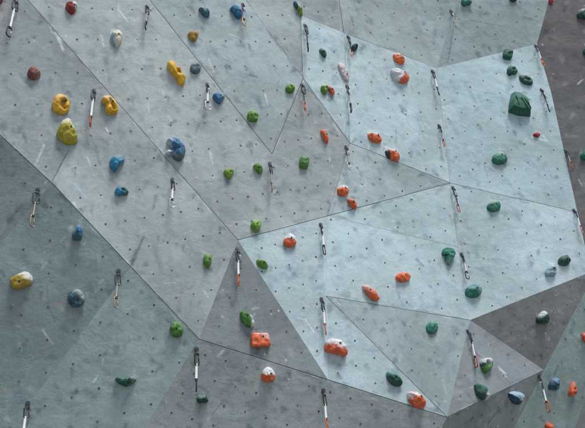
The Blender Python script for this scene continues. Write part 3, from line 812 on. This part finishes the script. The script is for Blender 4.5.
H('blue pointed hold on the seam right of a quickdraw with a silver carabiner', 'blue', (213.5, 92.5, 225.5, 103.5), 'tri_down', .055, 2, bolt=(.2, -.1), chalk=.55, cdir=(.9, -.3))
H('green irregular hold below a short chalk streak, near the tip of a seam', 'green', (247.5, 110.5, 259.3, 121.5), 'rhomb', .045, 2.2, bolt=(.2, -.2), chalk=.2, bumps=((-.3, .1, .2, .25), (.4, .3, -.2, .2)))
H('green pointed hold, left one of the close pair below the seam tip', 'lime', (224.5, 167.8, 234.3, 178.8), 'tri_down', .045, 2, bolt=(.1, -.1), chalk=.15)
H('green hold with brownish chalk, right one of the close pair below the seam tip', 'green', (253.5, 163, 263.5, 173.5), 'tri_right', .045, 2, bolt=(-.1, .1), chalk=.35, cdir=(.8, -.3))
H('large blue crescent-shaped hold with a white chalked hollow, on the long seam', 'blue', (166.5, 137.5, 186, 160.5), 'crescent', .085, 2.6, apex=(.1, 0), bumps=((-.45, .1, -.5, .25),), bolt=(.25, .1), chalk=.95, cdir=(-.95, .0), second='steel', sdir=(.5, .8), shift=-.45)
H('azure blue hold with a round lobe on its upper right, above the smaller two-lobed one', 'azure', (110.5, 156, 125.8, 172), 'tee', .06, 2.4, bumps=((.7, -.6, .25, .3), (.72, -.58, -.3, .13), (-.4, .0, .2, .35)), bolt=None, chalk=.3, cdir=(.9, -.5))
H('small blue two-lobed hold below the azure lobed one', 'azure', (115.5, 186, 129.5, 195.6), 'pair', .05, 2.3, bumps=((.15, 0, -.45, .2),), bolt=(.0, -.3), chalk=.2, second='teal', sdir=(1, 0))
# --- lower left
H('blue cone-shaped hold pointing right on the dark lower left panel', 'blue', (72.5, 224.5, 83, 240), 'cone', .065, 1.7, apex=(.35, 0), bolt=(.5, .0), chalk=.35, cdir=(-.7, -.6), second='teal', sdir=(-.3, .8))
H('round slate blue hold with a dimple and a nick at its lower left', 'teal', (68, 288.5, 86, 307), 'oval', .06, 3, bumps=((.25, .2, -.35, .3), (-.55, .6, -.45, .25)), bolt=(.25, .25), chalk=.4, cdir=(.7, -.6), second='steel', sdir=(.8, -.4))
H('mustard yellow hold with a white chalked upper rim on the far left', 'mustard', (11, 270.5, 34, 288.5), [(-1, .1), (-.8, -.35), (-.1, -.9), (.5, -1), (.95, -.5), (1, .1), (.7, .6), (-.2, 1), (-.8, .95)], .075, 2.4, apex=(-.05, .1), bolt=(-.05, .25), chalk=1.0, cdir=(.45, -.95))
H('leaf green angular hold on the seam left of the dark triangular panel', 'leaf', (170, 320.5, 184, 337.5), 'hex', .06, 1.7, apex=(.0, -.1), bolt=(.05, -.15), chalk=.1)
H('long drooping green hold with a chalky middle on the lower left panel', 'forest', (115.5, 373, 137.5, 386), 'moon', .06, 2.4, bumps=((.55, -.4, .2, .2),), bolt=(.3, .35), chalk=.8, cdir=(.3, -.5))
H('dark green small hold under the bottom tip of a long white quickdraw', 'bottle', (197, 393.5, 209, 403.5), 'pair', .045, 2.2, bolt=(.3, .0), chalk=.35, cdir=(-.2, -.9), bumps=((.1, .1, -.3, .2),))
# --- centre
H('slim green upright hold left of the central dark triangle', 'green', (203.8, 253, 212.7, 268), 'egg', .05, 2, bolt=(.1, -.1), chalk=.15)
H('green teardrop hold just above the tip where the central seams meet', 'lime', (251.2, 219, 261.8, 232.3), 'egg', .05, 2, bolt=(.05, -.2), chalk=.2)
H('small green oval hold on the pale panel right of the central tip', 'green', (257, 258, 268.5, 268.3), 'leaf', .045, 2.2, bolt=(.1, .0), chalk=.25)
H('round hold with white top and orange bottom beside the long central seam', 'orange', (284, 233, 297, 247), 'dome', .055, 2.2, bolt=(-.1, -.2), chalk=.1, second='white', sdir=(.25, -.9))
H('green oval hold with a pale right edge, above the orange block in the dark triangle', 'leaf', (241, 309.5, 255.3, 326.5), 'leaf', .065, 2.2, bolt=(-.2, -.25), chalk=1.0, cdir=(1.6, -.3))
H('flat orange rectangular block hold in the dark triangle', 'orange', (250.8, 332.5, 270.5, 346.8), 'rect', .05, 5, bolt=(.25, -.3), chalk=.6, cdir=(.5, -.9), bumps=((-.5, -.2, .12, .15), (-.25, .4, -.1, .12), (.1, .5, .12, .12), (.5, .3, -.1, .12)))
H('round hold with white cap and orange crescent below the dark triangle', 'orange', (261.5, 366, 276, 382), 'dome', .06, 2.4, bolt=(.2, -.2), chalk=.1, second='white', sdir=(.1, -.95))
H('large orange shell hold with a white chalked top, below the central quickdraw', 'orange', (325.5, 337.5, 348, 355), 'shell', .075, 3.0, bolt=(.2, -.4), chalk=.9, cdir=(.3, -1.5), second='pink', sdir=(.35, -1.3), shift=.12)
H('dark green slanted leaf hold on the pale wedge, left of the red-orange dome', 'emerald', (387, 370, 402.3, 385.5), 'leaf', .06, 2.1, bolt=(-.1, -.1), chalk=.2, second='bottle', sdir=(-.3, .8))
H('red-orange dome hold with white streaks at the lower tip of the pale wedge', 'orange', (408, 389.5, 426, 407), 'leaf', .07, 2.2, bolt=(.2, -.2), chalk=.95, cdir=(-.4, -1.4), bumps=((0, 0, .1, .3),))
H('orange upright almond hold on the grey panel left of the central seams', 'orange', (321, 129, 329, 143.5), 'slim', .045, 2.2, bolt=(.2, -.1), chalk=.1)
H('green hold below the orange almond hold on the grey panel', 'leaf', (299.7, 155.5, 309.7, 168.5), 'rhomb', .05, 2, bolt=(.1, -.1), chalk=.15)
H('green hold just left of the orange-ended quickdraw near the top centre', 'green', (285.8, 83.5, 295.5, 93), 'oval', .045, 2, bolt=(.2, -.2), chalk=.2)
# --- upper centre
H('small dark teal hold on the panel corner at the top, left of the yellow-green one', 'teal', (293.8, 1.5, 298, 9), 'slim', .04, 2, bolt=None, chalk=.1)
H('yellow-green hold with a white upper edge on the panel corner at the top', 'lime', (297, 5, 303, 16.5), 'slim', .045, 2, bolt=(.2, -.1), chalk=.7, cdir=(.7, -.6))
H('small dark green almond hold between the two top centre quickdraws', 'forest', (319.5, 48.5, 327, 57.5), 'slim', .04, 2, bolt=(0, -.1), chalk=.25, cdir=(-.3, -.9))
H('dark green round knob touching the right side of a quickdraw near the top', 'bottle', (351.8, 43.5, 358, 50.8), 'oval', .045, 2, bolt=(.2, -.1), chalk=.2)
H('long slanted whitish pink hold between two quickdraws on the upper pale panel', 'pink', (338, 62.5, 349.5, 81.8), 'slim', .035, 2.4, bolt=(.3, .5), chalk=.6, cdir=(.3, -.6))
H('green half of the touching green and pink pair on the upper pale panel', 'green', (321, 83.5, 328.8, 94.5), 'egg', .045, 2, bolt=(.1, -.1), chalk=.7, cdir=(.4, -1))
H('salmon pink half of the touching green and pink pair on the upper pale panel', 'coral', (327.8, 86, 334.8, 95.6), 'slim', .04, 2, bolt=(.1, -.1), chalk=.45, cdir=(.3, -.9))
H('small orange hold with chalk on its right, above the large white one', 'orange', (393.7, 53, 405, 64), 'leaf', .05, 2.2, bolt=(.3, -.4), chalk=.9, cdir=(1.0, -1.5))
H('large white dome hold with an orange lower right side', 'white', (391.5, 68, 409, 83), 'leaf', .065, 2.2, bolt=(.4, -.2), chalk=.3, second='orange', sdir=(.75, .75), cdir=(-.2, -.8), shift=-.22)
H('orange oval hold with white upper rim, above and left of the orange and black one', 'orange', (368.5, 131.5, 382, 142.8), 'leaf', .05, 2.2, bolt=(.3, -.2), chalk=1.0, cdir=(.8, -1.9))
H('orange hold with a black left end, resting on the seam', 'orange', (386, 148, 400, 160.8), 'leaf', .055, 2.2, bolt=(.3, -.3), chalk=1.0, cdir=(.7, -1.8), second='black', sdir=(-1.1, .1), shift=-.82)
H('chalk-topped orange hold, upper one of the two inside the small grey triangle', 'orange', (337.5, 184.5, 349.5, 196), 'hex', .05, 2, bolt=(.2, -.3), chalk=1.0, cdir=(.5, -1.9))
H('plain orange slanted hold, lower one of the two inside the small grey triangle', 'orange', (347.5, 198, 357.5, 209), 'slim', .045, 2.2, bolt=(-.1, -.2), chalk=.25)
H('plain orange flat oval hold on the wide pale panel', 'orange', (395.7, 272, 410.8, 281.8), 'oval', .045, 2.8, bolt=(.1, -.2), chalk=.05)
H('long slanted orange hold dusted white, left of the plain orange oval', 'coral', (362.5, 284, 379.5, 300.8), 'slant', .05, 2.5, bolt=(-.3, -.3), chalk=.55, cdir=(-.2, -.8), second='orange', sdir=(.6, .6))
H('small emerald faceted knob on the grey panel right of the pale wedge', 'emerald', (426.3, 320, 438.2, 333), 'hex', .05, 1.8, bolt=(-.1, .1), chalk=.25, bumps=((.3, .3, -.2, .2),))
# --- right
H('emerald hook-shaped hold with a narrow lower tail, left of a silver quickdraw', 'emerald', (442.2, 246.5, 455, 264.8), 'hook', .06, 2.3, bolt=(.4, -.4), chalk=.5, cdir=(.1, .5), bumps=((-.2, -.7, -.2, .3),))
H('wide emerald hold with a pale round disc on top, below the hook-shaped one', 'emerald', (465, 283.5, 481.5, 297.3), 'dome', .055, 2.6, apex=(.15, -.15), bolt=(.25, -.2), chalk=.0, second='aqua', sdir=(.5, -.9), shift=.12, bumps=((.25, -.2, .3, .35),))
H('pale blue knob left of the dark green one near the right edge', 'paleblue', (545, 262.5, 556.5, 275.8), 'cone', .055, 2, bolt=(.2, .0), chalk=.6, cdir=(-.1, -.9))
H('dark green knob right of the pale blue one near the right edge', 'bottle', (557.8, 255, 570, 265.5), 'dome', .05, 2.3, apex=(.15, -.2), bolt=(.2, -.2), chalk=.15, bumps=((.2, -.2, .3, .35),))
H('pale grey knob with a green underside on the dark brown underside panel', 'bottle', (536.5, 310.5, 549, 323.5), 'cone', .055, 2, bolt=(.4, .1), chalk=1.0, cdir=(-.3, -.9))
H('emerald rounded hold with pale top, straight below the larger oval one', 'emerald', (486.8, 199.5, 500.8, 211.5), 'dome', .05, 2.1, bolt=(.1, -.1), chalk=.55, cdir=(-.2, -.9))
H('emerald oval hold, upper one of the two rounded holds on the right pale panel', 'emerald', (491.8, 151.5, 507.5, 164.3), 'dome', .055, 2.1, bolt=(.2, -.5), chalk=.5, cdir=(.1, -1))
H('tiny dark red diamond hold in a patch of chalk', 'crimson', (532.8, 132, 540, 137.3), [(-1, 0), (-.1, -1), (.9, -.4), (1, .1), (.1, 1)], .025, 1.8, bolt=None, chalk=.1)
H('large green angular fin-ribbed hold on the upper right pale panel', 'emerald', (508.5, 92.5, 531.5, 116.5), 'volume', .10, 1, flat=True, bolt=(-.35, -.3), chalk=.15, second='forest', sdir=(.1, .9), apex=(-.12, -.1), ribs=((-.15, -.45, .2, .75), (.15, -.3, .55, .7), (-.6, -.6, -.55, .35)))
H('green squarish knob, topmost of the three in a slanting row above the ribbed one', 'forest', (502.8, 49, 512.5, 59.6), 'rhomb', .05, 2.8, bolt=(.0, -.1), chalk=.2, bumps=((.3, -.3, .2, .3), (-.3, .3, -.2, .2)))
H('green two-lobed knob, middle one of the three in a slanting row above the ribbed one', 'forest', (507, 65.5, 517.5, 75.5), 'pair', .05, 2.3, bolt=(-.3, -.2), chalk=.25, bumps=((.0, 0, -.4, .2),))
H('green slanted flat hold, lowest of the three in a slanting row above the ribbed one', 'forest', (519.3, 74.5, 533, 85), 'leaf', .045, 2.1, bolt=(.1, .0), chalk=.4, cdir=(0, -.9), bumps=((-.2, 0, -.3, .2), (.3, .3, -.2, .15)))
H('emerald hold cut off by the top edge at the upper right', 'emerald', (461.5, -3, 471.5, 6.3), 'pair', .045, 2, bolt=None, chalk=.2)
H('dark green sliver of a hold at the top edge left of the brown panel', 'bottle', (509.5, -5, 517.5, 2), 'oval', .04, 2, bolt=None, chalk=.1)
H('tiny dark red hold at the top edge on the brown panel', 'crimson', (548.5, -2.5, 553.5, 3.6), 'oval', .03, 2, bolt=None, chalk=0)
H('dark green hold with pale top on the brown panel in the upper right corner', 'bottle', (576.5, 9, 590, 19), 'dome', .055, 2.2, bolt=(.1, 0), chalk=.8, cdir=(0, -1))
H('dark green hold cut off by the right edge on the upper brown panel', 'forest', (582.5, 47.5, 590, 55), 'oval', .045, 2, bolt=None, chalk=.1)
H('green pointed hold cut off by the right edge, lower one on the brown panel', 'emerald', (580, 147, 592, 159.5), 'cone', .055, 1.7, bolt=None, chalk=.15)
# --- lower right
H('dark green cup-like hold with a pale blue rim, right of the red-ended quickdraw', 'bottle', (480.8, 357, 492.5, 372.3), 'tri_down', .06, 2.6, bumps=((.1, -.2, -.45, .35),), bolt=None, chalk=.9, cdir=(.0, -1.1), second='leaf', sdir=(.2, .9))
H('green mottled slanted hold with a pale lower right edge on the purplish triangle', 'emerald', (475.3, 382.3, 490, 399.6), 'leaf', .06, 2.2, bolt=(.0, .1), chalk=.75, cdir=(.9, .5), bumps=((-.3, -.4, -.25, .2), (.2, .2, -.2, .2)), second='bottle', sdir=(-.8, .5))
H('dark blue hold with a pale blue chalked top on the brown bottom panel', 'navy', (509.8, 391, 523.2, 404.8), 'tri_down', .06, 2.3, bolt=None, chalk=0, second='paleblue', sdir=(.4, -1.1))
H('dark blue wedge hold right of the tilted orange-ended quickdraw', 'navy', (548.8, 377.5, 558.8, 390.3), 'cone', .055, 1.8, apex=(.2, -.3), bolt=(.2, -.1), chalk=.2, second='blue', sdir=(.8, -.5))
H('orange upright two-lobed hold on the greenish lower right panel', 'orange', (568.7, 381.8, 576, 396.3), [(-.6, -.2), (.1, -1), (.6, -.95), (1, .1), (.8, .7), (.35, .5), (.1, 1), (-.8, .95), (-1, .4)], .045, 2.2, bumps=((.15, -.1, -.5, .2),), bolt=None, chalk=.2)
H('orange hold cut off by the bottom edge, below the tilted quickdraw', 'orange', (545.5, 422, 552.5, 431), 'egg', .05, 2, bolt=None, chalk=.1)
H('orange hold cut off by the right edge on the greenish lower right panel', 'orange', (582.5, 332.5, 590, 343), 'egg', .05, 2, bolt=None, chalk=.1)

# ------------------------------------------------------------------ quickdraws
def metal(name, rgb, rough=.4, m=.7): return plain(name, rgb, rough, m, .2, scale=120)
MQ = {
    'dark': metal('anodised_dark', (.045, .05, .06)), 'bluish': metal('anodised_slate', (.07, .085, .125)),
    'silver': metal('bare_alloy', (.50, .51, .52), .35, .9), 'orange': metal('anodised_orange', (.58, .17, .075), .45, .3),
    'red': metal('anodised_red', (.45, .11, .085), .45, .3), 'gold': metal('anodised_gold', (.38, .30, .17), .4, .5),
    'rose': metal('anodised_rose', (.62, .36, .30), .45, .3),
    'white': plain('webbing_white', (.78, .79, .79), .9, scale=400), 'grey': plain('webbing_grey', (.33, .35, .36), .9, scale=400),
    'black': plain('webbing_black', (.045, .047, .05), .9, scale=400), 'yellow': plain('webbing_yellow', (.50, .43, .26), .9, scale=400),
    'rubber': plain('keeper_rubber', (.03, .03, .033), .7), 'plate': metal('hanger_plate', (.13, .14, .15), .5, .7),
}


def mesh_of(name, bm, mat):
    me = bpy.data.meshes.new(name); bm.normal_update(); bm.to_mesh(me); bm.free()
    me.materials.append(mat)
    for p in me.polygons: p.use_smooth = True
    return me


CACHE = {}
def carabiner_mesh(colour):      # unit length along -Y, flat in XY; solid bar is the spine, nose and basket
    k = ('bar', colour)
    if k not in CACHE:
        bm = bmesh.new()
        ctl = [(.20, -.22), (.23, -.09), (.14, -.01), (0, .02), (-.17, -.02), (-.25, -.12), (-.25, -.3), (-.25, -.5), (-.24, -.7), (-.22, -.88),
               (-.12, -.985), (.03, -1.0), (.18, -.96), (.28, -.86), (.29, -.75)]
        pts = []
        for i in range(len(ctl) - 1):
            p0 = Vector(ctl[max(0, i - 1)]); p1 = Vector(ctl[i]); p2 = Vector(ctl[i + 1]); p3 = Vector(ctl[min(len(ctl) - 1, i + 2)])
            for t in (0, .33, .66):
                q = .5 * ((2 * p1) + (p2 - p0) * t + (2 * p0 - 5 * p1 + 4 * p2 - p3) * t * t + (3 * p1 - p0 - 3 * p2 + p3) * t ** 3)
                pts.append(Vector((q.x, q.y, 0)))
        pts.append(Vector((*ctl[-1], 0)))
        tube(bm, pts, .058)
        CACHE[k] = mesh_of('carabiner', bm, MQ[colour])
    return CACHE[k]
def gate_mesh(colour):
    k = ('gate', colour)
    if k not in CACHE:
        bm = bmesh.new()
        tube(bm, [Vector((.195, -.20, 0)), Vector((.23, -.45, 0)), Vector((.285, -.77, 0))], [.042, .046, .042])
        CACHE[k] = mesh_of('gate', bm, MQ[colour])
    return CACHE[k]
def sling_mesh(colour, wide):    # unit length webbing along -Y with stitched thicker middle and loop ends
    k = ('sling', colour, wide)
    if k not in CACHE:
        bm = bmesh.new()
        secs = []
        prof = [(0, .55, .010), (-.05, .8, .013), (-.13, 1, .0075), (-.2, 1, .0055), (-.5, .94, .0055), (-.8, 1, .0055), (-.87, 1, .0075), (-.95, .85, .012), (-1, .6, .010)]
        for y, w, t in prof:
            hw, ht = wide * w * .5, t * .55
            secs.append([bm.verts.new((x, y, z)) for x, z in ((-hw, -ht * .6), (-hw * .8, -ht), (hw * .8, -ht), (hw, -ht * .6), (hw, ht * .6), (hw * .8, ht), (-hw * .8, ht), (-hw, ht * .6))])
        for A, B in zip(secs, secs[1:]):
            for i in range(8): bm.faces.new((A[i], B[i], B[(i + 1) % 8], A[(i + 1) % 8]))
        bm.faces.new(secs[0]); bm.faces.new(list(reversed(secs[-1])))
        CACHE[k] = mesh_of('sling', bm, MQ[colour])
    return CACHE[k]
def keeper_mesh():
    k = 'keeper'
    if k not in CACHE:
        bm = bmesh.new()
        pts = [Vector((.0105 * math.cos(a), 0, .0075 * math.sin(a))) for a in np.linspace(0, 2 * math.pi, 14, endpoint=False)]
        for z in (0,):
            r1 = [bm.verts.new((p.x, .008, p.z)) for p in pts]; r2 = [bm.verts.new((p.x * 1.08, 0, p.z * 1.08)) for p in pts]; r3 = [bm.verts.new((p.x, -.008, p.z)) for p in pts]
        for A, B in ((r1, r2), (r2, r3)):
            for i in range(14): bm.faces.new((A[i], A[(i + 1) % 14], B[(i + 1) % 14], B[i]))
        bm.faces.new(r1); bm.faces.new(list(reversed(r3)))
        CACHE[k] = mesh_of('keeper', bm, MQ['rubber'])
    return CACHE[k]
def hanger_meshes():
    if 'hang' not in CACHE:
        bm = bmesh.new()
        def slab(cs, n, t):
            A = [bm.verts.new(c) for c in cs]; B = [bm.verts.new(c + n * t) for c in cs]
            bm.faces.new(list(reversed(A))); bm.faces.new(B)
            for i in range(len(cs)): bm.faces.new((A[i], A[(i + 1) % len(cs)], B[(i + 1) % len(cs)], B[i]))
        slab([Vector((.016 * x, .021 * y, 0)) for x, y in ((-.6, -1), (.6, -1), (1, -.5), (1, .6), (.5, 1), (-.5, 1), (-1, .6), (-1, -.5))], Vector((0, 0, 1)), .003)
        # ear standing out from the plate, an open ring that takes the carabiner
        pts = [Vector((.002, -.026 + .0135 * math.sin(a), .017 + .0135 * math.cos(a))) for a in np.linspace(0, 2 * math.pi, 14, endpoint=False)]
        tube(bm, pts, .0035, True, 6)
        slab([Vector((-.001, -.02, .002)), Vector((.005, -.02, .002)), Vector((.005, -.012, .012)), Vector((-.001, -.012, .012))], Vector((0, -1, 0)), .006)
        CACHE['hang'] = mesh_of('bolt_hanger', bm, MQ['plate'])
        for p in CACHE['hang'].polygons: p.use_smooth = False
        bm = bmesh.new()
        for r, z0, z1, s in ((.0125, .003, .0045, 16), (.0095, .0045, .011, 6)):
            A = [bm.verts.new((r * math.cos(2 * math.pi * k / s), r * math.sin(2 * math.pi * k / s) + .004, z0)) for k in range(s)]
            B = [bm.verts.new((v.co.x * .95, (v.co.y - .004) * .95 + .004, z1)) for v in A]
            for k in range(s): bm.faces.new((A[k], A[(k + 1) % s], B[(k + 1) % s], B[k]))
            bm.faces.new(B)
        CACHE['bolt'] = mesh_of('hanger_bolt', bm, MQ['plate'])
        for p in CACHE['bolt'].polygons: p.use_smooth = False
    return CACHE['hang'], CACHE['bolt']


def quickdraw(label, x0, y0, x1, y1, upper='dark', sling='white', lower='dark', yaw=70, yaw2=60, wide=.017):
    f = facet_at(x0, y0)
    Hm, Bm = hanger_meshes()
    P = f.at(x0, y0)
    # hanger: x across, y up the panel
    gup = Vector((0, 0, 1)); gy = (gup - f.n * gup.dot(f.n)).normalized(); gx = gy.cross(f.n).normalized()
    hm = Matrix.Translation(P + f.n * .0005) @ Matrix((gx, gy, f.n)).transposed().to_4x4()
    ho = link('bolt_hanger', Hm, wall); ho.matrix_world = hm
    bo = link('bolt', Bm, ho); bo.matrix_world = hm
    # draw: hangs straight down, or lies along the panel where the panel leans outwards below it
    d = Vector((0, 0, -1))
    s0 = P + f.n * .026 - gy * .028
    if d.dot(f.n) < 0.02: d = (d - f.n * (d.dot(f.n) - .03)).normalized()
    lo, hi = .05, .6
    for _ in range(30):
        m = (lo + hi) / 2
        if project(s0 + d * m)[1] < y1: lo = m
        else: hi = m
    L = lo
    cl = min(.095, .31 * L)
    side = d.cross(f.n).normalized(); out = side.cross(d).normalized()
    base = Matrix.Translation(s0) @ Matrix((side, -d, out)).transposed().to_4x4()
    if base.to_3x3().determinant() < 0: base = Matrix.Translation(s0) @ Matrix((-side, -d, out)).transposed().to_4x4()
    root = bpy.data.objects.new('quickdraw', None); col.objects.link(root)
    root['label'] = label; root['category'] = 'quickdraw'; root['group'] = 'quickdraws hanging on the wall'
    root.empty_display_size = .05
    root.matrix_world = base
    def part(name, me, m, par=root):
        o = link(name, me, par); o.matrix_parent_inverse = Matrix(); o.matrix_basis = m
        return o
    S = lambda s: Matrix.Diagonal((s, s, s, 1))
    RY = lambda a: Matrix.Rotation(math.radians(a), 4, 'Y')
    RZ = lambda a: Matrix.Rotation(math.radians(a), 4, 'Z')
    cu = part('carabiner', carabiner_mesh(upper), Matrix.Translation((0, .006, 0)) @ RY(yaw * .62 + random.uniform(-12, 12)) @ RZ(random.uniform(-5, 5)) @ S(cl * 1.05))
    part('gate', gate_mesh(random.choice(('silver', 'dark'))), Matrix(), cu)
    sl0, sl1 = cl - .012, L - cl + .006
    tilt = random.uniform(-3, 3)
    k = part('sling', sling_mesh(sling, wide), Matrix.Translation((0, -sl0, 0)) @ RY(random.uniform(-20, 20)) @ Matrix.Diagonal((1, max(.02, sl1 - sl0), 1, 1)))
    part('keeper', keeper_mesh(), Matrix.Translation((0, -sl1 + .006, 0)))
    cd = part('carabiner', carabiner_mesh(lower), Matrix.Translation((0, -sl1 + .008, 0)) @ RZ(tilt) @ RY(yaw2) @ S(cl))
    part('gate', gate_mesh('silver' if lower == 'silver' else (random.choice(('silver', 'dark')) if lower in ('dark', 'bluish') else lower)), Matrix(), cd)
    return root


Qd = quickdraw
Qd('white-slung quickdraw with dark carabiners in the top left corner', 16.2, 1.5, 13.5, 36, yaw2=50)
Qd('white-slung quickdraw with a black and orange lower end between two golden yellow holds', 94, 90.5, 94.6, 126, 'bluish', 'white', 'red', 60, 75)
Qd('short dark quickdraw with a grey sling at the top, right of the cream white hold', 147, 6.5, 148, 29, 'dark', 'grey', 'dark', 50, 70)
Qd('quickdraw ending in an open silver and gold carabiner, left of a blue pointed hold', 207.2, 84.5, 208.6, 109.5, 'dark', 'white', 'silver', 60, 10)
Qd('short dark quickdraw with a yellow tip beside the blue pointed hold at the top', 242.7, 4.5, 246, 25.5, 'dark', 'grey', 'gold', 60, 30)
Qd('quickdraw with white sling and open silver carabiner below the large blue crescent', 172.3, 180, 174.3, 207.5, 'dark', 'white', 'silver', 55, 10)
Qd('quickdraw with a tan lower carabiner below the tip of the upper seam', 269.8, 164, 273.8, 191.5, 'dark', 'grey', 'gold', 60, 75, .011)
Qd('thin yellow-slung quickdraw with gold carabiner, left of and above the blue cone-shaped hold', 37.6, 190.5, 33.8, 226.5, 'bluish', 'yellow', 'gold', 35, 65, .009)
Qd('thin yellow-slung quickdraw with gold carabiner, right of the round slate blue hold', 118.4, 272, 114.6, 308, 'bluish', 'yellow', 'gold', 55, 60, .009)
Qd('white-slung quickdraw cut off at the bottom left corner', 27.7, 404, 26.5, 441, 'dark', 'white', 'dark', 60, 60)
Qd('long white-slung quickdraw with all-dark ends above the small dark green hold', 196.5, 350, 196.8, 391.5, 'dark', 'white', 'dark', 70, 85)
Qd('white-slung quickdraw with an orange carabiner at the peak of the dark triangle', 237.3, 250, 238.6, 285.5, 'bluish', 'white', 'orange', 60, 65)
Qd('white-slung quickdraw with dark carabiners on the pale panel beside the white and orange round hold', 320.6, 225, 324.5, 254.5, 'dark', 'white', 'dark', 75, 40)
Qd('white-slung quickdraw with an orange carabiner directly above the large orange shell hold', 321.4, 299.5, 327, 334.5, 'dark', 'white', 'orange', 75, 65)
Qd('white-slung quickdraw with an orange lower carabiner at the bottom centre edge', 323.3, 391, 327.5, 430, 'dark', 'white', 'orange', 65, 55)
Qd('all-black thin quickdraw at the top of the upper pale panel', 304.8, 25.5, 308.5, 51, 'dark', 'black', 'dark', 60, 70, .010)
Qd('dark quickdraw with a pinkish lower carabiner touching a dark green round knob', 347.8, 37, 352, 56.5, 'dark', 'black', 'rose', 50, 30, .012)
Qd('dark quickdraw with an orange lower carabiner right of a green hold, on the corner seam', 301.8, 85, 303.3, 110.5, 'dark', 'black', 'orange', 50, 50, .009)
Qd('thin grey and black quickdraw just below the long whitish pink hold', 346.8, 86.5, 350.5, 112, 'dark', 'grey', 'dark', 55, 75, .010)
Qd('short quickdraw with an open silver-grey carabiner under the kink of the central seam', 345.8, 147.5, 349, 170, 'dark', 'grey', 'silver', 50, 15, .011)
Qd('dark quickdraw with a white sling below the point where the upper panels meet', 432, 71.5, 437.6, 94.5, 'dark', 'white', 'dark', 60, 40)
Qd('small dark quickdraw with a brownish tip on the upper right panel near the top edge', 450.7, 11, 455.3, 27.5, 'dark', 'grey', 'gold', 55, 60, .010)
Qd('white-slung quickdraw with an orange carabiner at the upper corner of the brown panel', 535.3, 46, 541.5, 65, 'dark', 'white', 'orange', 60, 30, .014)
Qd('all-dark slim quickdraw right of the large green ribbed hold', 541, 90, 547.8, 111.5, 'dark', 'black', 'dark', 60, 45, .010)
Qd('quickdraw with a grey sling and orange carabiner hanging on the edge of the brown panel', 565.4, 150.5, 570.2, 167.5, 'dark', 'grey', 'orange', 60, 35, .012)
Qd('white-slung quickdraw with a rose-coloured carabiner at the right edge of the pale panel', 573.7, 210.5, 580, 232.5, 'dark', 'white', 'rose', 65, 35, .014)
Qd('dark quickdraw with an orange lower end in the middle of the upper pale panels', 438.7, 126, 443.7, 146, 'dark', 'grey', 'orange', 60, 70, .010)
Qd('dark quickdraw with an open red carabiner where three pale panels meet', 452.8, 188, 458.7, 212, 'dark', 'black', 'red', 60, 30, .011)
Qd('quickdraw with white sling and open dark carabiner right of the emerald hook-shaped hold', 461.4, 254.5, 467.8, 279, 'dark', 'white', 'dark', 55, 15, .010)
Qd('white-slung quickdraw with a red carabiner on the purplish triangle', 467.6, 331.5, 476.3, 367, 'bluish', 'white', 'red', 60, 70, .014)
Qd('tilted white-slung quickdraw with an orange carabiner left of the dark blue wedge', 539, 375.5, 548.8, 412, 'bluish', 'white', 'orange', 65, 60, .016)

# ------------------------------------------------------------------ ground below the wall (out of frame; catches bounce light)
bm = bmesh.new()
for x, y in ((-120, -120), (120, -120), (120, 120), (-120, 120)): bm.verts.new((x, y, 0))
bm.faces.new(bm.verts)
g = from_bm('ground', bm, [plain('ground_gravel', (.24, .23, .21), .95, scale=3)], None, False)
g['kind'] = 'structure'

# ------------------------------------------------------------------ light: open shade under a soft sky
SUN_EL, SUN_AZ = math.radians(58), math.radians(148)          # azimuth clockwise from +Y: behind the viewer's right shoulder
sdir = Vector((math.sin(SUN_AZ) * math.cos(SUN_EL), math.cos(SUN_AZ) * math.cos(SUN_EL), math.sin(SUN_EL)))
world = bpy.data.worlds.new('World'); scene.world = world
world.use_nodes = True
nt = world.node_tree
bg = nt.nodes['Background']
sky = nt.nodes.new('ShaderNodeTexSky'); sky.sky_type = 'NISHITA'; sky.sun_disc = False
sky.sun_elevation = SUN_EL; sky.sun_rotation = SUN_AZ
sky.air_density = 1.0; sky.dust_density = 2.0; sky.ozone_density = 1.0
nt.links.new(sky.outputs[0], bg.inputs['Color'])
bg.inputs['Strength'].default_value = .128
ld = bpy.data.lights.new('sun', 'SUN'); ld.energy = 2.9; ld.angle = math.radians(20); ld.color = (1, .985, .955)
lo = bpy.data.objects.new('sun', ld); col.objects.link(lo)
lo.rotation_euler = sdir.to_track_quat('Z', 'Y').to_euler()
lo.location = (4, -6, 12)

scene.view_settings.view_transform = 'Standard'
scene.view_settings.look = 'None'
scene.view_settings.exposure = 0
scene.view_settings.gamma = 1
